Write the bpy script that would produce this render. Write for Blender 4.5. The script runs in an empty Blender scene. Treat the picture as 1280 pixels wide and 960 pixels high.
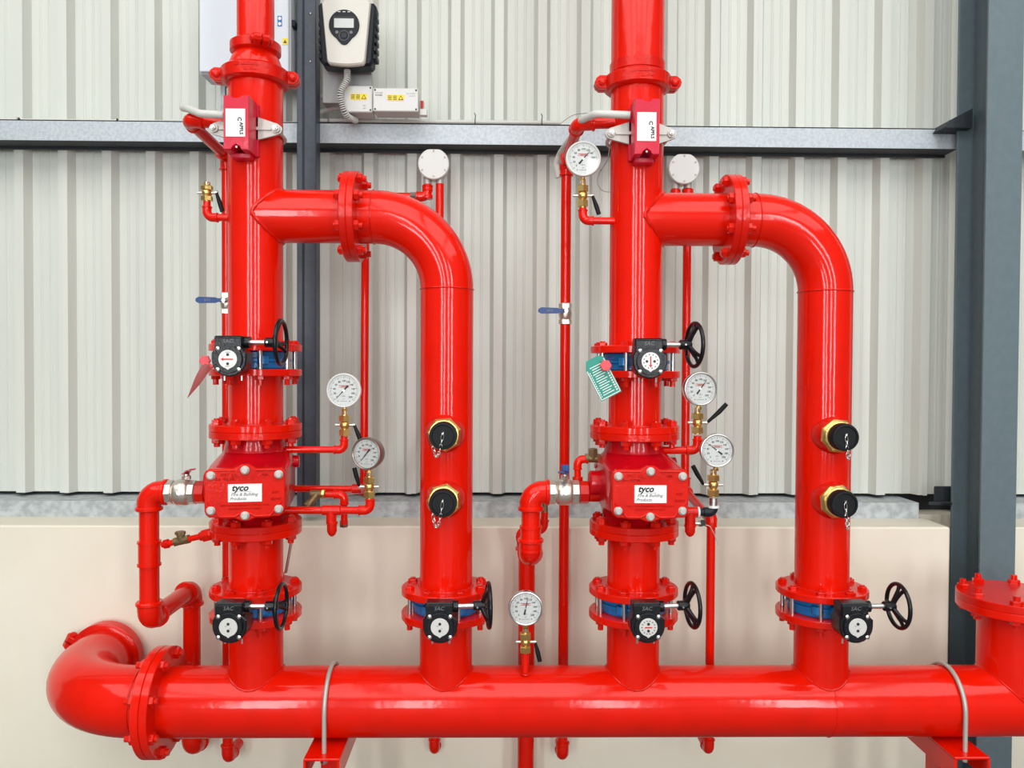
import bpy, math, random
from mathutils import Vector, Matrix, Euler
from math import sin, cos, pi, radians as rad
random.seed(7)
C = bpy.context.scene.collection
V = Vector

# ------------------------------------------------------------------ camera, light, exposure
F = 1000.0                      # focal length in pixels of the 1280 x 960 frame
EYE = V((0, 0, 1.6))
PITCH, YAW, ROLL = rad(1.1), rad(0.9), rad(0.29)
RC = (Matrix.Rotation(-YAW, 3, 'Z') @ Matrix.Rotation(pi/2 - PITCH, 3, 'X') @ Matrix.Rotation(ROLL, 3, 'Z'))
cd = bpy.data.cameras.new('camera'); cd.sensor_width = 36; cd.lens = F/1280*36; cd.clip_start = .05
cam = bpy.data.objects.new('camera', cd); C.objects.link(cam)
cam.matrix_world = Matrix.Translation(EYE) @ RC.to_4x4()
bpy.context.scene.camera = cam

def P(px, py, Y):
    """survey helper: real point at depth Y (metres from the camera) for a position read off the photograph"""
    d = RC @ V(((px-640)/F, -(py-480)/F, -1))
    return EYE + d*(Y/d.y)

vs = bpy.context.scene.view_settings
vs.view_transform = 'Standard'; vs.look = 'None'; vs.gamma = 1; vs.use_curve_mapping = False
vs.exposure = -0.96
w = bpy.data.worlds.new('world'); bpy.context.scene.world = w; w.use_nodes = True
w.node_tree.nodes['Background'].inputs[0].default_value = (.92, .96, 1, 1)
w.node_tree.nodes['Background'].inputs[1].default_value = .9

def area(name, loc, rot, sx, sy, power, col=(1, .99, .97)):
    l = bpy.data.lights.new(name, 'AREA'); l.shape = 'RECTANGLE'; l.size = sx; l.size_y = sy
    l.energy = power; l.color = col
    o = bpy.data.objects.new(name, l); C.objects.link(o); o.location = loc; o.rotation_euler = rot
    return o
ROOFLIGHTS = [-4.6, -2.3, 0.0, 2.3, 4.6]
for x in ROOFLIGHTS:
    area('rooflight_lamp', (x, -1.4, 5.40), (0, 0, 0), 2.0, 6.0, 190)
WINDOWS = [(-3.3, .9), (-1.2, .6), (1.6, .6), (4.3, .9)]
for x, ww in WINDOWS:
    area('window_lamp', (x, -6.9, 2.65), (-pi/2, 0, pi), ww, 4.1, 215*ww/.5, (.95, .98, 1))

# ------------------------------------------------------------------ materials
def mat(name, col, rough=.5, metal=0, coat=0, noise=None, bump=None, spec=.5, coat_rough=.05, wear=None):
    m = bpy.data.materials.new(name); m.use_nodes = True
    nt = m.node_tree; b = nt.nodes['Principled BSDF']
    b.inputs['Base Color'].default_value = (*col, 1); b.inputs['Roughness'].default_value = rough
    b.inputs['Metallic'].default_value = metal; b.inputs['Coat Weight'].default_value = coat
    b.inputs['Coat Roughness'].default_value = coat_rough
    b.inputs['Specular IOR Level'].default_value = spec
    tc = nt.nodes.new('ShaderNodeTexCoord')
    def ns(scale, detail=4, vec=None):
        n = nt.nodes.new('ShaderNodeTexNoise'); n.inputs['Scale'].default_value = scale; n.inputs['Detail'].default_value = detail
        if vec is None: nt.links.new(tc.outputs['Object'], n.inputs['Vector'])
        else: nt.links.new(vec, n.inputs['Vector'])
        return n
    if noise:                                     # (scale, colour b, low, high[, stretch])
        vec = None
        if len(noise) > 4:
            mp = nt.nodes.new('ShaderNodeMapping'); mp.inputs['Scale'].default_value = noise[4]
            nt.links.new(tc.outputs['Object'], mp.inputs['Vector']); vec = mp.outputs[0]
        n = ns(noise[0], 6, vec); r = nt.nodes.new('ShaderNodeMapRange')
        r.inputs['From Min'].default_value = noise[2]; r.inputs['From Max'].default_value = noise[3]
        mx = nt.nodes.new('ShaderNodeMix'); mx.data_type = 'RGBA'
        mx.inputs['A'].default_value = (*col, 1); mx.inputs['B'].default_value = (*noise[1], 1)
        nt.links.new(n.outputs['Fac'], r.inputs['Value']); nt.links.new(r.outputs[0], mx.inputs['Factor'])
        nt.links.new(mx.outputs['Result'], b.inputs['Base Color'])
    if bump:                                      # (scale, strength[, detail])
        n = ns(bump[0], bump[2] if len(bump) > 2 else 3); bp = nt.nodes.new('ShaderNodeBump')
        bp.inputs['Strength'].default_value = bump[1]; bp.inputs['Distance'].default_value = .01
        nt.links.new(n.outputs['Fac'], bp.inputs['Height']); nt.links.new(bp.outputs[0], b.inputs['Normal'])
        if coat: nt.links.new(bp.outputs[0], b.inputs['Coat Normal'])
    return m
M = {}
M['red'] = mat('red_gloss_enamel', (.74, .008, .0005), .36, coat=.65, coat_rough=.11, spec=.04, bump=(26, .05), noise=(9, (.66, .007, .0005), .45, .75))
M['redrough'] = mat('red_enamel_cast_iron', (.66, .008, .001), .38, coat=.6, coat_rough=.15, spec=.05, bump=(90, .07), noise=(14, (.54, .004, .002), .45, .75))
M['redcast'] = mat('crimson_cast_iron_enamel', (.56, .002, .008), .30, coat=.5, coat_rough=.08, spec=.15, bump=(40, .10), noise=(12, (.46, .002, .010), .4, .7))
M['crimson'] = mat('crimson_plastic_housing', (.60, .006, .035), .35, coat=.3, spec=.3, bump=(120, .04))
M['blue'] = mat('blue_epoxy_casting', (.0, .15, .42), .35, coat=.3, bump=(120, .1))
M['bluegrip'] = mat('blue_vinyl_grip', (.006, .055, .22), .4)
M['black'] = mat('black_painted_casting', (.005, .006, .008), .28, coat=.12, spec=.3, bump=(160, .12))
M['rubber'] = mat('black_rubber_cap', (.006, .007, .008), .5, spec=.2)
M['steel'] = mat('zinc_plated_steel', (.72, .71, .69), .28, 1)
M['nickel'] = mat('nickel_plated_brass', (.70, .66, .58), .3, .85, bump=(150, .15))
M['brass'] = mat('brass', (.72, .50, .17), .28, .9, bump=(120, .05))
M['bronze'] = mat('aged_bronze', (.22, .15, .07), .45, .6, bump=(120, .2))
M['galv'] = mat('galvanised_steel', (.50, .545, .57), .5, .3, noise=(90, (.40, .45, .48), .4, .65), bump=(40, .05))
M['galvd'] = mat('weathered_galvanised_steel', (.50, .54, .55), .55, .3, noise=(30, (.36, .39, .40), .4, .62))
M['clad'] = mat('ivory_cladding_paint', (.625, .645, .585), .42, noise=(1.4, (.58, .602, .55), .4, .7, (6, 6, .5)), bump=(8, .02))
M['plinth'] = mat('cream_painted_plaster', (.80, .76, .63), .6, noise=(2.2, (.75, .705, .57), .38, .68), bump=(7, .22, 8))
M['slate'] = mat('slate_blue_steel_paint', (.105, .150, .168), .42, noise=(30, (.12, .165, .185), .4, .7), bump=(60, .08))
M['slatep'] = mat('dark_blue_grey_post_paint', (.042, .058, .078), .42, noise=(40, (.055, .072, .095), .4, .7))
M['slated'] = mat('dark_slate_paint_and_shade', (.016, .022, .028), .6)  # cleat paint; also stands in for shade under the upper girt
M['black_gap'] = mat('dark_gap_shade', (.02, .022, .022), .9)  # near-black colour standing in for shade in the cladding gap
M['white'] = mat('white_plastic', (.66, .67, .64), .4)
M['alu'] = mat('cast_aluminium', (.48, .46, .42), .42, .35, bump=(150, .1))
M['dialplate'] = mat('silver_indicator_plate', (.66, .65, .61), .4, .3)
M['cream'] = mat('cream_plastic', (.66, .66, .59), .4)
M['charcoal'] = mat('charcoal_plastic', (.010, .014, .020), .4, spec=.25)
M['screen'] = mat('pale_lcd_screen', (.55, .60, .58), .25)
M['dial'] = mat('white_dial', (.82, .82, .79), .4)
M['ink'] = mat('black_ink', (.012, .012, .014), .5)
M['inkgrey'] = mat('grey_ink', (.16, .16, .16), .5)
M['inkred'] = mat('red_ink', (.55, .03, .03), .5)
M['inkblue'] = mat('blue_ink', (.03, .16, .42), .5)
M['yellow'] = mat('yellow_label', (.85, .68, .03), .5)
M['paper'] = mat('white_label', (.82, .82, .79), .45)
M['panelwhite'] = mat('white_enclosure_paint', (.62, .67, .72), .35)
M['conduit'] = mat('pale_grey_conduit', (.60, .60, .56), .45)
M['conduitd'] = mat('grey_flexible_conduit', (.34, .35, .34), .45)
M['green'] = mat('green_tag_card', (.01, .27, .20), .45)
M['tagred'] = mat('red_ribbon', (.75, .08, .10), .5)
M['pink'] = mat('pink_ribbon', (.88, .40, .38), .5)
M['bezelbrown'] = mat('brown_grey_steel', (.30, .25, .22), .3, .8)
M['floor'] = mat('concrete_floor', (.12, .115, .105), .6, noise=(3, (.10, .095, .09), .4, .7))
M['ceil'] = mat('white_roof_lining', (.75, .75, .73), .6)
M['wallgrey'] = mat('grey_wall_paint', (.12, .12, .115), .6)
M['pinkmetal'] = mat('red_lever_paint', (.62, .02, .06), .35, coat=.3)
def glassm():
    m = bpy.data.materials.new('gauge_glass'); m.use_nodes = True; nt = m.node_tree; nt.nodes.clear()
    o = nt.nodes.new('ShaderNodeOutputMaterial'); t = nt.nodes.new('ShaderNodeBsdfTransparent')
    g = nt.nodes.new('ShaderNodeBsdfGlossy'); g.inputs['Roughness'].default_value = .03
    fr = nt.nodes.new('ShaderNodeFresnel'); fr.inputs[0].default_value = 1.45
    mx = nt.nodes.new('ShaderNodeMixShader')
    nt.links.new(fr.outputs[0], mx.inputs[0]); nt.links.new(t.outputs[0], mx.inputs[1]); nt.links.new(g.outputs[0], mx.inputs[2])
    nt.links.new(mx.outputs[0], o.inputs[0]); return m
M['glass'] = glassm()

# ------------------------------------------------------------------ mesh builder
def frame(ax):
    ax = V(ax).normalized()
    h = V((0, 0, 1)) if abs(ax.z) < .9 else V((1, 0, 0))
    u = h.cross(ax).normalized(); return u, ax.cross(u).normalized(), ax

class MB:
    def __init__(s): s.v = []; s.f = []; s.m = []; s.mats = []; s.T = None
    def mi(s, k):
        if k not in s.mats: s.mats.append(k)
        return s.mats.index(k)
    def add(s, vs_, fs, k):
        b = len(s.v); i = s.mi(k)
        if s.T is not None: vs_ = [s.T @ V(p) for p in vs_]
        s.v += [tuple(p) for p in vs_]; s.f += [[b+j for j in f] for f in fs]; s.m += [i]*len(fs)
        return s
    def lathe(s, o, ax, prof, k='red', seg=32):
        """prof = [(distance along axis, radius)...], closed at both ends when the radius is 0"""
        o = V(o); u, v, a = frame(ax); vs_, fs = [], []
        n = len(prof)
        for (t, r) in prof:
            r = max(r, 1e-5)
            for j in range(seg):
                q = 2*pi*j/seg; vs_.append(o + a*t + (u*cos(q)+v*sin(q))*r)
        for i in range(n-1):
            for j in range(seg):
                fs.append([i*seg+j, i*seg+(j+1) % seg, (i+1)*seg+(j+1) % seg, (i+1)*seg+j])
        fs.append([j for j in range(seg)][::-1]); fs.append([(n-1)*seg+j for j in range(seg)])
        return s.add(vs_, fs, k)
    def cyl(s, p0, p1, r, k='red', seg=24, r2=None, ch=0):
        p0, p1 = V(p0), V(p1); L = (p1-p0).length; r2 = r if r2 is None else r2
        pr = [(0, r), (L, r2)] if not ch else [(0, r-ch), (ch, r), (L-ch, r2), (L, r2-ch)]
        return s.lathe(p0, p1-p0, pr, k, seg)
    def tube(s, pts, r, k='red', seg=24, closed=False):
        pts = [V(p) for p in pts]; n = len(pts); vs_, fs = [], []
        def tan(i):
            if closed: return (pts[(i+1) % n]-pts[i-1]).normalized()
            return (pts[min(i+1, n-1)]-pts[max(i-1, 0)]).normalized()
        t0 = tan(0); u = frame(t0)[0]
        for i in range(n):
            t = tan(i); u = (u - t*u.dot(t)).normalized(); v = t.cross(u)
            rr = r[i] if isinstance(r, (list, tuple)) else r
            for j in range(seg):
                q = 2*pi*j/seg; vs_.append(pts[i] + (u*cos(q)+v*sin(q))*rr)
        for i in range(n if closed else n-1):
            a, b = i*seg, ((i+1) % n)*seg
            for j in range(seg): fs.append([a+j, a+(j+1) % seg, b+(j+1) % seg, b+j])
        if not closed: fs.append(list(range(seg))[::-1]); fs.append([(n-1)*seg+j for j in range(seg)])
        return s.add(vs_, fs, k)
    def torus(s, c, ax, R, r, k='red', seg=40, sseg=10):
        u, v, a = frame(ax); c = V(c)
        return s.tube([c+(u*cos(2*pi*i/seg)+v*sin(2*pi*i/seg))*R for i in range(seg)], r, k, sseg, True)
    def box(s, lo, hi, k='red', ch=0):
        x0, y0, z0 = lo; x1, y1, z1 = hi
        if not ch:
            vs_ = [(x, y, z) for z in (z0, z1) for y in (y0, y1) for x in (x0, x1)]
            return s.add(vs_, [[0, 2, 3, 1], [4, 5, 7, 6], [0, 1, 5, 4], [2, 6, 7, 3], [0, 4, 6, 2], [1, 3, 7, 5]], k)
        vs_ = []; idx = {}
        for sx in (0, 1):
            for sy in (0, 1):
                for sz in (0, 1):
                    X, Y, Z = (x0, x1)[sx], (y0, y1)[sy], (z0, z1)[sz]
                    dx, dy, dz = (ch, -ch)[sx], (ch, -ch)[sy], (ch, -ch)[sz]
                    for a_, p in (('x', (X, Y+dy, Z+dz)), ('y', (X+dx, Y, Z+dz)), ('z', (X+dx, Y+dy, Z))):
                        idx[(sx, sy, sz, a_)] = len(vs_); vs_.append(p)
        g = lambda *t: idx[t]; fs = []
        for t in (0, 1):
            fs.append([g(t, 0, 0, 'x'), g(t, 1, 0, 'x'), g(t, 1, 1, 'x'), g(t, 0, 1, 'x')][::(1 if t else -1)])
            fs.append([g(0, t, 0, 'y'), g(0, t, 1, 'y'), g(1, t, 1, 'y'), g(1, t, 0, 'y')][::(1 if t else -1)])
            fs.append([g(0, 0, t, 'z'), g(1, 0, t, 'z'), g(1, 1, t, 'z'), g(0, 1, t, 'z')][::(1 if t else -1)])
        for a in (0, 1):
            for b in (0, 1):
                fs.append([g(0, a, b, 'y'), g(1, a, b, 'y'), g(1, a, b, 'z'), g(0, a, b, 'z')])
                fs.append([g(a, 0, b, 'x'), g(a, 1, b, 'x'), g(a, 1, b, 'z'), g(a, 0, b, 'z')])
                fs.append([g(a, b, 0, 'x'), g(a, b, 1, 'x'), g(a, b, 1, 'y'), g(a, b, 0, 'y')])
        for a in (0, 1):
            for b in (0, 1):
                for c in (0, 1): fs.append([g(a, b, c, 'x'), g(a, b, c, 'y'), g(a, b, c, 'z')])
        return s.add(vs_, fs, k)
    def prism(s, poly, o, ux, uy, n, d, k='red', ch=0):
        """poly (2D) in plane o+ux,uy; extruded by d along n, the far end chamfered by ch"""
        o, ux, uy, n = V(o), V(ux), V(uy), V(n).normalized(); N = len(poly)
        cx = sum(p[0] for p in poly)/N; cy = sum(p[1] for p in poly)/N
        rings = [(0, 0), (d-ch, 0), (d, ch)] if ch else [(0, 0), (d, 0)]
        vs_ = []
        for t, c_ in rings:
            for (x, y) in poly:
                L = math.hypot(x-cx, y-cy) or 1; q = 1-c_/L
                vs_.append(o + ux*(cx+(x-cx)*q) + uy*(cy+(y-cy)*q) + n*t)
        fs = []
        for i in range(len(rings)-1):
            for j in range(N): fs.append([i*N+j, i*N+(j+1) % N, (i+1)*N+(j+1) % N, (i+1)*N+j])
        fs.append(list(range(N))[::-1]); fs.append([(len(rings)-1)*N+j for j in range(N)])
        return s.add(vs_, fs, k)
    def hexa(s, o, ax, r, h, k='red', n=6, ph=0):
        u, v, a = frame(ax)
        return s.prism([(r*cos(2*pi*i/n+ph), r*sin(2*pi*i/n+ph)) for i in range(n)], o, u, v, a, h, k, r*.12)
    def sphere(s, c, r, k='red', seg=20):
        n = seg//2
        return s.lathe(V(c)-V((0, 0, r)), (0, 0, 1), [(r-r*cos(pi*i/n), r*sin(pi*i/n)) for i in range(n+1)], k, seg)
    def text(s, txt, size, o, ux=(1, 0, 0), uy=(0, 0, 1), k='ink', shear=0, bold=0, th=.0002, align='CENTER', ext=0):
        cu = bpy.data.curves.new('t', 'FONT'); cu.body = txt; cu.size = size; cu.shear = shear; cu.offset = bold; cu.extrude = ext
        cu.align_x = align; cu.align_y = 'CENTER'; cu.resolution_u = 2
        ob = bpy.data.objects.new('t', cu); C.objects.link(ob)
        me = ob.to_mesh(); ux, uy = V(ux), V(uy); o = V(o); n = ux.cross(uy)
        s.add([o+ux*p.co.x+uy*p.co.y+n*th for p in me.vertices], [list(q.vertices) for q in me.polygons], k)
        ob.to_mesh_clear(); bpy.data.objects.remove(ob); bpy.data.curves.remove(cu)
        return s
    def mesh(s, name, smooth=35):
        me = bpy.data.meshes.new(name); me.from_pydata(s.v, [], s.f)
        for k in s.mats: me.materials.append(M[k])
        me.polygons.foreach_set('material_index', s.m)
        me.polygons.foreach_set('use_smooth', [True]*len(s.f)); me.update()
        import bmesh
        b = bmesh.new(); b.from_mesh(me); bmesh.ops.recalc_face_normals(b, faces=b.faces); b.to_mesh(me); b.free()
        me.set_sharp_from_angle(angle=rad(smooth)); return me

def part(name, mb, parent=None, loc=(0, 0, 0), rot=(0, 0, 0), label=None, kind=None):
    me = mb.mesh(name) if isinstance(mb, MB) else mb
    o = bpy.data.objects.new(name, me); C.objects.link(o)
    o.location = loc; o.rotation_euler = rot
    if parent is not None: o.parent = parent
    if label: o['label'] = label
    if kind: o['kind'] = kind
    return o
def tag(o, label, cat, group=None, kind=None):
    o['label'] = label
    if cat: o['category'] = cat
    if group: o['group'] = group
    if kind: o['kind'] = kind
    return o
def thing(name, label, cat, loc=(0, 0, 0), rotz=0, group=None):
    o = bpy.data.objects.new(name, None); C.objects.link(o); o.empty_display_size = .05
    o.location = loc; o.rotation_euler = (0, 0, rotz)
    return tag(o, label, cat, group)
def struct(name, mb, label=None):
    return tag(part(name, mb), label or name, None, kind='structure') if label else part(name, mb, kind='structure')
def fillet(pts, R, n=8):
    pts = [V(p) for p in pts]; out = [pts[0]]
    for i in range(1, len(pts)-1):
        a = (pts[i-1]-pts[i]).normalized(); b = (pts[i+1]-pts[i]).normalized()
        ang = a.angle(b); t = R/math.tan(ang/2) if ang < pi-.01 else 0
        if t == 0: out.append(pts[i]); continue
        c = pts[i] + (a+b).normalized()*(R/sin(ang/2)); p0 = pts[i]+a*t; p1 = pts[i]+b*t
        e0 = (p0-c); e1 = (p1-c); om = e0.angle(e1)
        for j in range(n+1):
            q = j/n; out.append(c + e0*(sin((1-q)*om)/sin(om)) + e1*(sin(q*om)/sin(om)))
    return out + [pts[-1]]

def screwed_run(parent, pts, r, k='red', R=None, elbow=True, collars=True, n=10, name='pipe', fk=None, tail=1.0):
    """small-bore pipe with a screwed elbow (own part) at each corner"""
    pts = [V(p) for p in pts]; R = R or r*1.7; fk = fk or k
    part(name, MB().tube(fillet(pts, R, n), r, k, 20), parent)
    if elbow:
        for i in range(1, len(pts)-1):
            a = (pts[i-1]-pts[i]).normalized(); b = (pts[i+1]-pts[i]).normalized()
            L = R/math.tan(a.angle(b)/2) + r*tail
            m = MB().tube(fillet([pts[i]+a*L, pts[i], pts[i]+b*L], R, n), r*1.22, fk, 20)
            for d in (a, b): m.cyl(pts[i]+d*(L-r*.1), pts[i]+d*(L+r*.35), r*1.38, fk, 20, ch=r*.1)
            part('elbow', m, parent)
def socket(parent, p, ax, r, L, k='red', name='coupling'):
    p = V(p); ax = V(ax).normalized()
    m = MB().lathe(p-ax*L/2, ax, [(0, r*1.30), (r*.1, r*1.38), (r*.4, r*1.38), (r*.45, r*1.25), (L-r*.45, r*1.25), (L-r*.4, r*1.38), (L-r*.1, r*1.38), (L, r*1.3)], k, 20)
    return part(name, m, parent)

# ------------------------------------------------------------------ the hall
YC, YPAN = 3.31, 3.35           # crest and pan planes of the cladding
m = MB().box((-6, -7, -.1), (6, 3.7, 0), 'floor'); struct('floor', m, 'grey concrete floor of the pump room')
m = MB().box((-6, -7.1, 5.5), (6, 3.7, 5.6), 'ceil'); ce = struct('ceiling', m, 'pale roof lining with long rooflights')
for x in ROOFLIGHTS:
    f = MB()
    for a, b in (((x-1.07, -4.5), (x-1.01, 1.7)), ((x+1.01, -4.5), (x+1.07, 1.7)), ((x-1.01, -4.5), (x+1.01, -4.44)), ((x-1.01, 1.64), (x+1.01, 1.7))):
        f.box((a[0], a[1], 5.41), (b[0], b[1], 5.5), 'ceil')
    part('rooflight_frame', f, ce)
struct('wall_left', MB().box((-6.1, -7, 0), (-6, 3.7, 5.5), 'wallgrey'), 'plain grey side wall outside the picture on the left')
struct('wall_right', MB().box((6, -7, 0), (6.1, 3.7, 5.5), 'wallgrey'), 'plain grey side wall outside the picture on the right')
wf = struct('wall_front', MB().box((-6, -7.1, 0), (6, -7, 5.5), 'wallgrey'), 'plain wall behind the camera with tall windows')
for i, (x, ww) in enumerate(WINDOWS):
    f = MB()
    for sx in (-1, 1): f.box((x+sx*(ww/2+.03)-.03, -7, .55), (x+sx*(ww/2+.03)+.03, -6.88, 4.75), 'wallgrey')
    for z in (.55, 4.7): f.box((x-ww/2, -7, z), (x+ww/2, -6.88, z+.05), 'wallgrey')
    part('window_frame', f, wf)

# plinth (root of the back wall), with the recess of the steel column
colx = P(1252, 400, 2.95).x
xr = P(1187, 740, 3.02).x
wall = tag(part('wall_back', MB()
    .box((-6, 3.02, 0), (xr, 3.55, 1.002), 'plinth', .006)), 'cream plaster plinth below ivory ribbed cladding', None, kind='structure')
xr2 = colx + .09
part('plinth_block', MB().box((xr2, 3.02, 0), (6, 3.55, 1.002), 'plinth', .006), wall)
part('recess_back', MB().box((xr-.05, 3.30, 0), (xr2+.05, 3.54, 1.0), 'plinth'), wall)
part('gap_shade_strip', MB().box((-6, 3.42, 1.0), (6, 3.46, 1.2), 'black_gap'), wall)  # dark strip added behind the cladding foot so the gap looks shaded
part('outer_lining', MB().box((-6, 3.50, 1.0), (6, 3.56, 5.5), 'wallgrey'), wall)
PITCHX = .178; X0 = P(518, 460, YC).x
def sheet_profile(x0, nrib):
    """from crest centre to crest centre"""
    h, sl, q = .0185, .016, []
    for i in range(nrib):
        x = x0+i*PITCHX; a, b = x+h+sl, x+PITCHX-h-sl; w_ = b-a
        q += [(x, YC), (x+h, YC), (a, YPAN)]
        for c in (.33, .67):
            xx = a+w_*c; q += [(xx-.006, YPAN), (xx-.002, YPAN-.003), (xx+.002, YPAN-.003), (xx+.006, YPAN)]
        q += [(b, YPAN), (x+PITCHX-h, YC)]
    q.append((x0+nrib*PITCHX, YC)); return q
n = -28
while X0+n*PITCHX < 5.4:
    q = sheet_profile(X0+n*PITCHX-.012, 4); q[0] = (q[0][0], YC-.0012)
    z0, z1 = 1.078+.004*random.random(), 5.5; vs_, fs = [], []
    q = q + [(x, y+.002) for x, y in q[::-1]]; N = len(q)
    vs_ = [(x, y, z0) for x, y in q]+[(x, y, z1) for x, y in q]
    fs = [[i, (i+1) % N, N+(i+1) % N, N+i] for i in range(N)]
    me = MB().add(vs_, fs, 'clad').mesh('cladding_sheet', 12)
    part('cladding_sheet', me, wall); n += 4

# base channel and upper girt (cold-formed, open underneath)
def girt(name, z0, z1, yf, yb, x0, x1, k, label):
    t = .004
    m = MB().box((x0, yf, z0), (x1, yf+t, z1), k).box((x0, yf, z1-t), (x1, yb, z1), k)
    return struct(name, m, label)
g1 = P(500, 154, 3.187).z; g0 = P(500, 179.5, 3.187).z
girt('trim_1', g0, g1, 3.187, 3.308, -6, colx-.03, 'galv', 'galvanised horizontal girt across the cladding behind the risers')
girt('trim_2', g0-.004, g1-.004, 3.187, 3.308, colx+.03, 6, 'galv', 'short galvanised girt right of the steel column')
struct('trim_3', MB().box((-6, 3.192, g0+.003), (colx-.03, 3.306, g0+.012), 'slated').box((-6, 3.294, g0-.006), (colx-.03, 3.306, g0+.003), 'slated'), 'dark plate added under the upper girt, coloured as its shade')  # added plate, dark so the girt underside looks deeply shaded
def base_ch(x0, x1):
    return MB().box((x0, 3.197, 1.002), (x1, 3.201, 1.066), 'galvd').box((x0, 3.201, 1.062), (x1, 3.42, 1.066), 'galvd')
struct('trim_4', base_ch(-6, xr-.03), 'galvanised base channel lying on the cream plinth')
struct('trim_5', base_ch(xr2, 6), 'short base channel on the plinth right of the column')

# steel column (universal beam section) and the light post
sc_ = thing('steel_column', 'tall slate-painted I-section steel column at the right edge', None, (colx, 3.05, 0)); sc_['kind'] = 'structure'
hw = .0668
part('front_flange', MB().box((-hw, -.1, 0), (hw, -.09, 5.4), 'slate', .001), sc_)
part('rear_flange', MB().box((-hw, .09, 0), (hw, .1, 5.4), 'slate', .001), sc_)
part('web', MB().box((-.004, -.09, 0), (.004, .09, 5.4), 'slate'), sc_)
cl = MB()
c0 = P(1170, 165, 3.16); c1 = P(1190, 139, 3.16)
cl.prism([(0, 0), (.11, .0), (.11, .075), (.02, .028)], (c0.x, 3.10, c0.z), (1, 0, 0), (0, 0, 1), (0, 1, 0), .10, 'slated')
part('girt_cleat', cl, sc_).location = -V(sc_.location)
c0 = P(1152, 625, 3.2)
cl = MB().prism([(0, 0), (.12, 0), (.12, .008), (0, .008)], (c0.x, 3.14, 1.067), (1, 0, 0), (0, 1, 0), (0, 0, 1), .012, 'slated')
c1 = P(1165, 607, 3.22)
cl.box((c1.x, 3.14, 1.07), (c1.x+.10, 3.21, 1.073), 'slated').box((c1.x, 3.2, 1.07), (c1.x+.10, 3.208, c1.z), 'slated', .003)
part('base_cleat', cl, sc_).location = -V(sc_.location)
pl, pr_ = P(371, 300, 3.10).x, P(398, 300, 3.15).x
po = MB().box((pl, 3.10, 1.04), (pl+.022, 3.18, 5.4), 'slatep', .002).box((pl+.022, 3.108, 1.04), (pr_, 3.18, 5.4), 'slatep', .003)
po.box((pl+.02, 3.103, 1.04), (pl+.026, 3.12, 5.4), 'slated')
post = tag(part('steel_post', po), 'slim slate-painted steel post between left riser and detector unit', None, kind='structure')
bm_ = MB().sphere((0, 0, 0), .004, 'steel', 10).mesh('rivet')
for py in (17, 77): part('rivet', bm_, post, P(388, py, 3.107))

# ------------------------------------------------------------------ shared fittings
RP, RH = .0842, .1095           # radii of the 6 in and 8 in pipes
YP = 2.57                       # plane of all big pipes
FR, FT = .1425, .022
ZH = P(640, 876, YP).z
xA, xB, xLA, xLB = P(320, 500, YP).x, P(793.5, 500, YP).x, P(558, 600, YP).x, P(1028.5, 600, YP).x
ZV1, ZV2 = P(290, 449, 2.30).z, P(550, 785, 2.30).z     # valve mid heights
HB = .028
ZB = P(400, 271, YP).z          # branch axis
def flange_mb(r, t, rp, k='red', o=(0, 0, 0), ax=(0, 0, 1)):
    return MB().lathe(o, ax, [(0, r-.002), (.002, r), (t-.002, r), (t, r-.002)], k, 56)
def bolt_mesh(half, r=.0095, shank='steel', tail=.028, head=.011, top=.004):
    m = MB().cyl((0, 0, -half), (0, 0, half), r*.72, shank, 12)
    m.hexa((0, 0, half), (0, 0, 1), r*1.65, head, 'redrough'); m.cyl((0, 0, half+head), (0, 0, half+head+top), r*.9, 'redrough', 10)
    m.hexa((0, 0, -half), (0, 0, -1), r*1.65, head, 'redrough'); m.cyl((0, 0, -half), (0, 0, -half-tail), r*.95, 'redrough', 10)
    return m.mesh('bolt')
B_VALVE = bolt_mesh(HB+FT)
B_PAIR = bolt_mesh(FT, .0102, shank='redrough', tail=.026, head=.015)
B_BIG = bolt_mesh(.025, .0115, 'redrough', .022, .013, .015)
def ring_bolts(parent, c, rad_, mesh, n=8, ax='Z', ph=.5, name='bolt', loc=(0, 0, 0)):
    for i in range(n):
        q = 2*pi*(i+ph)/n
        if ax == 'Z': part(name, mesh, parent, V(c)+V((cos(q), sin(q), 0))*rad_, (0, 0, q))
        else: part(name, mesh, parent, V(c)+V((0, cos(q), sin(q)))*rad_, (q, -pi/2, 0) if False else Euler((0, -pi/2, 0)))
def saddle(rb, rm, c, up, k='redrough', br=.004):
    """weld bead where a branch (radius rb, direction up) meets a main (radius rm)"""
    pts = []
    for i in range(64):
        q = 2*pi*i/64
        if up == 'Z': pts.append(V(c)+V((rb*cos(q), rb*sin(q), math.sqrt(max(rm*rm-(rb*sin(q))**2, 0)))))
        else: pts.append(V(c)+V((math.sqrt(max(rm*rm-(rb*sin(q))**2, 0)), rb*sin(q), rb*cos(q))))
    rr = [br*(1+.25*sin(i*2.3)) for i in range(64)]
    return MB().tube(pts, rr, k, 8, True)

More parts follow.
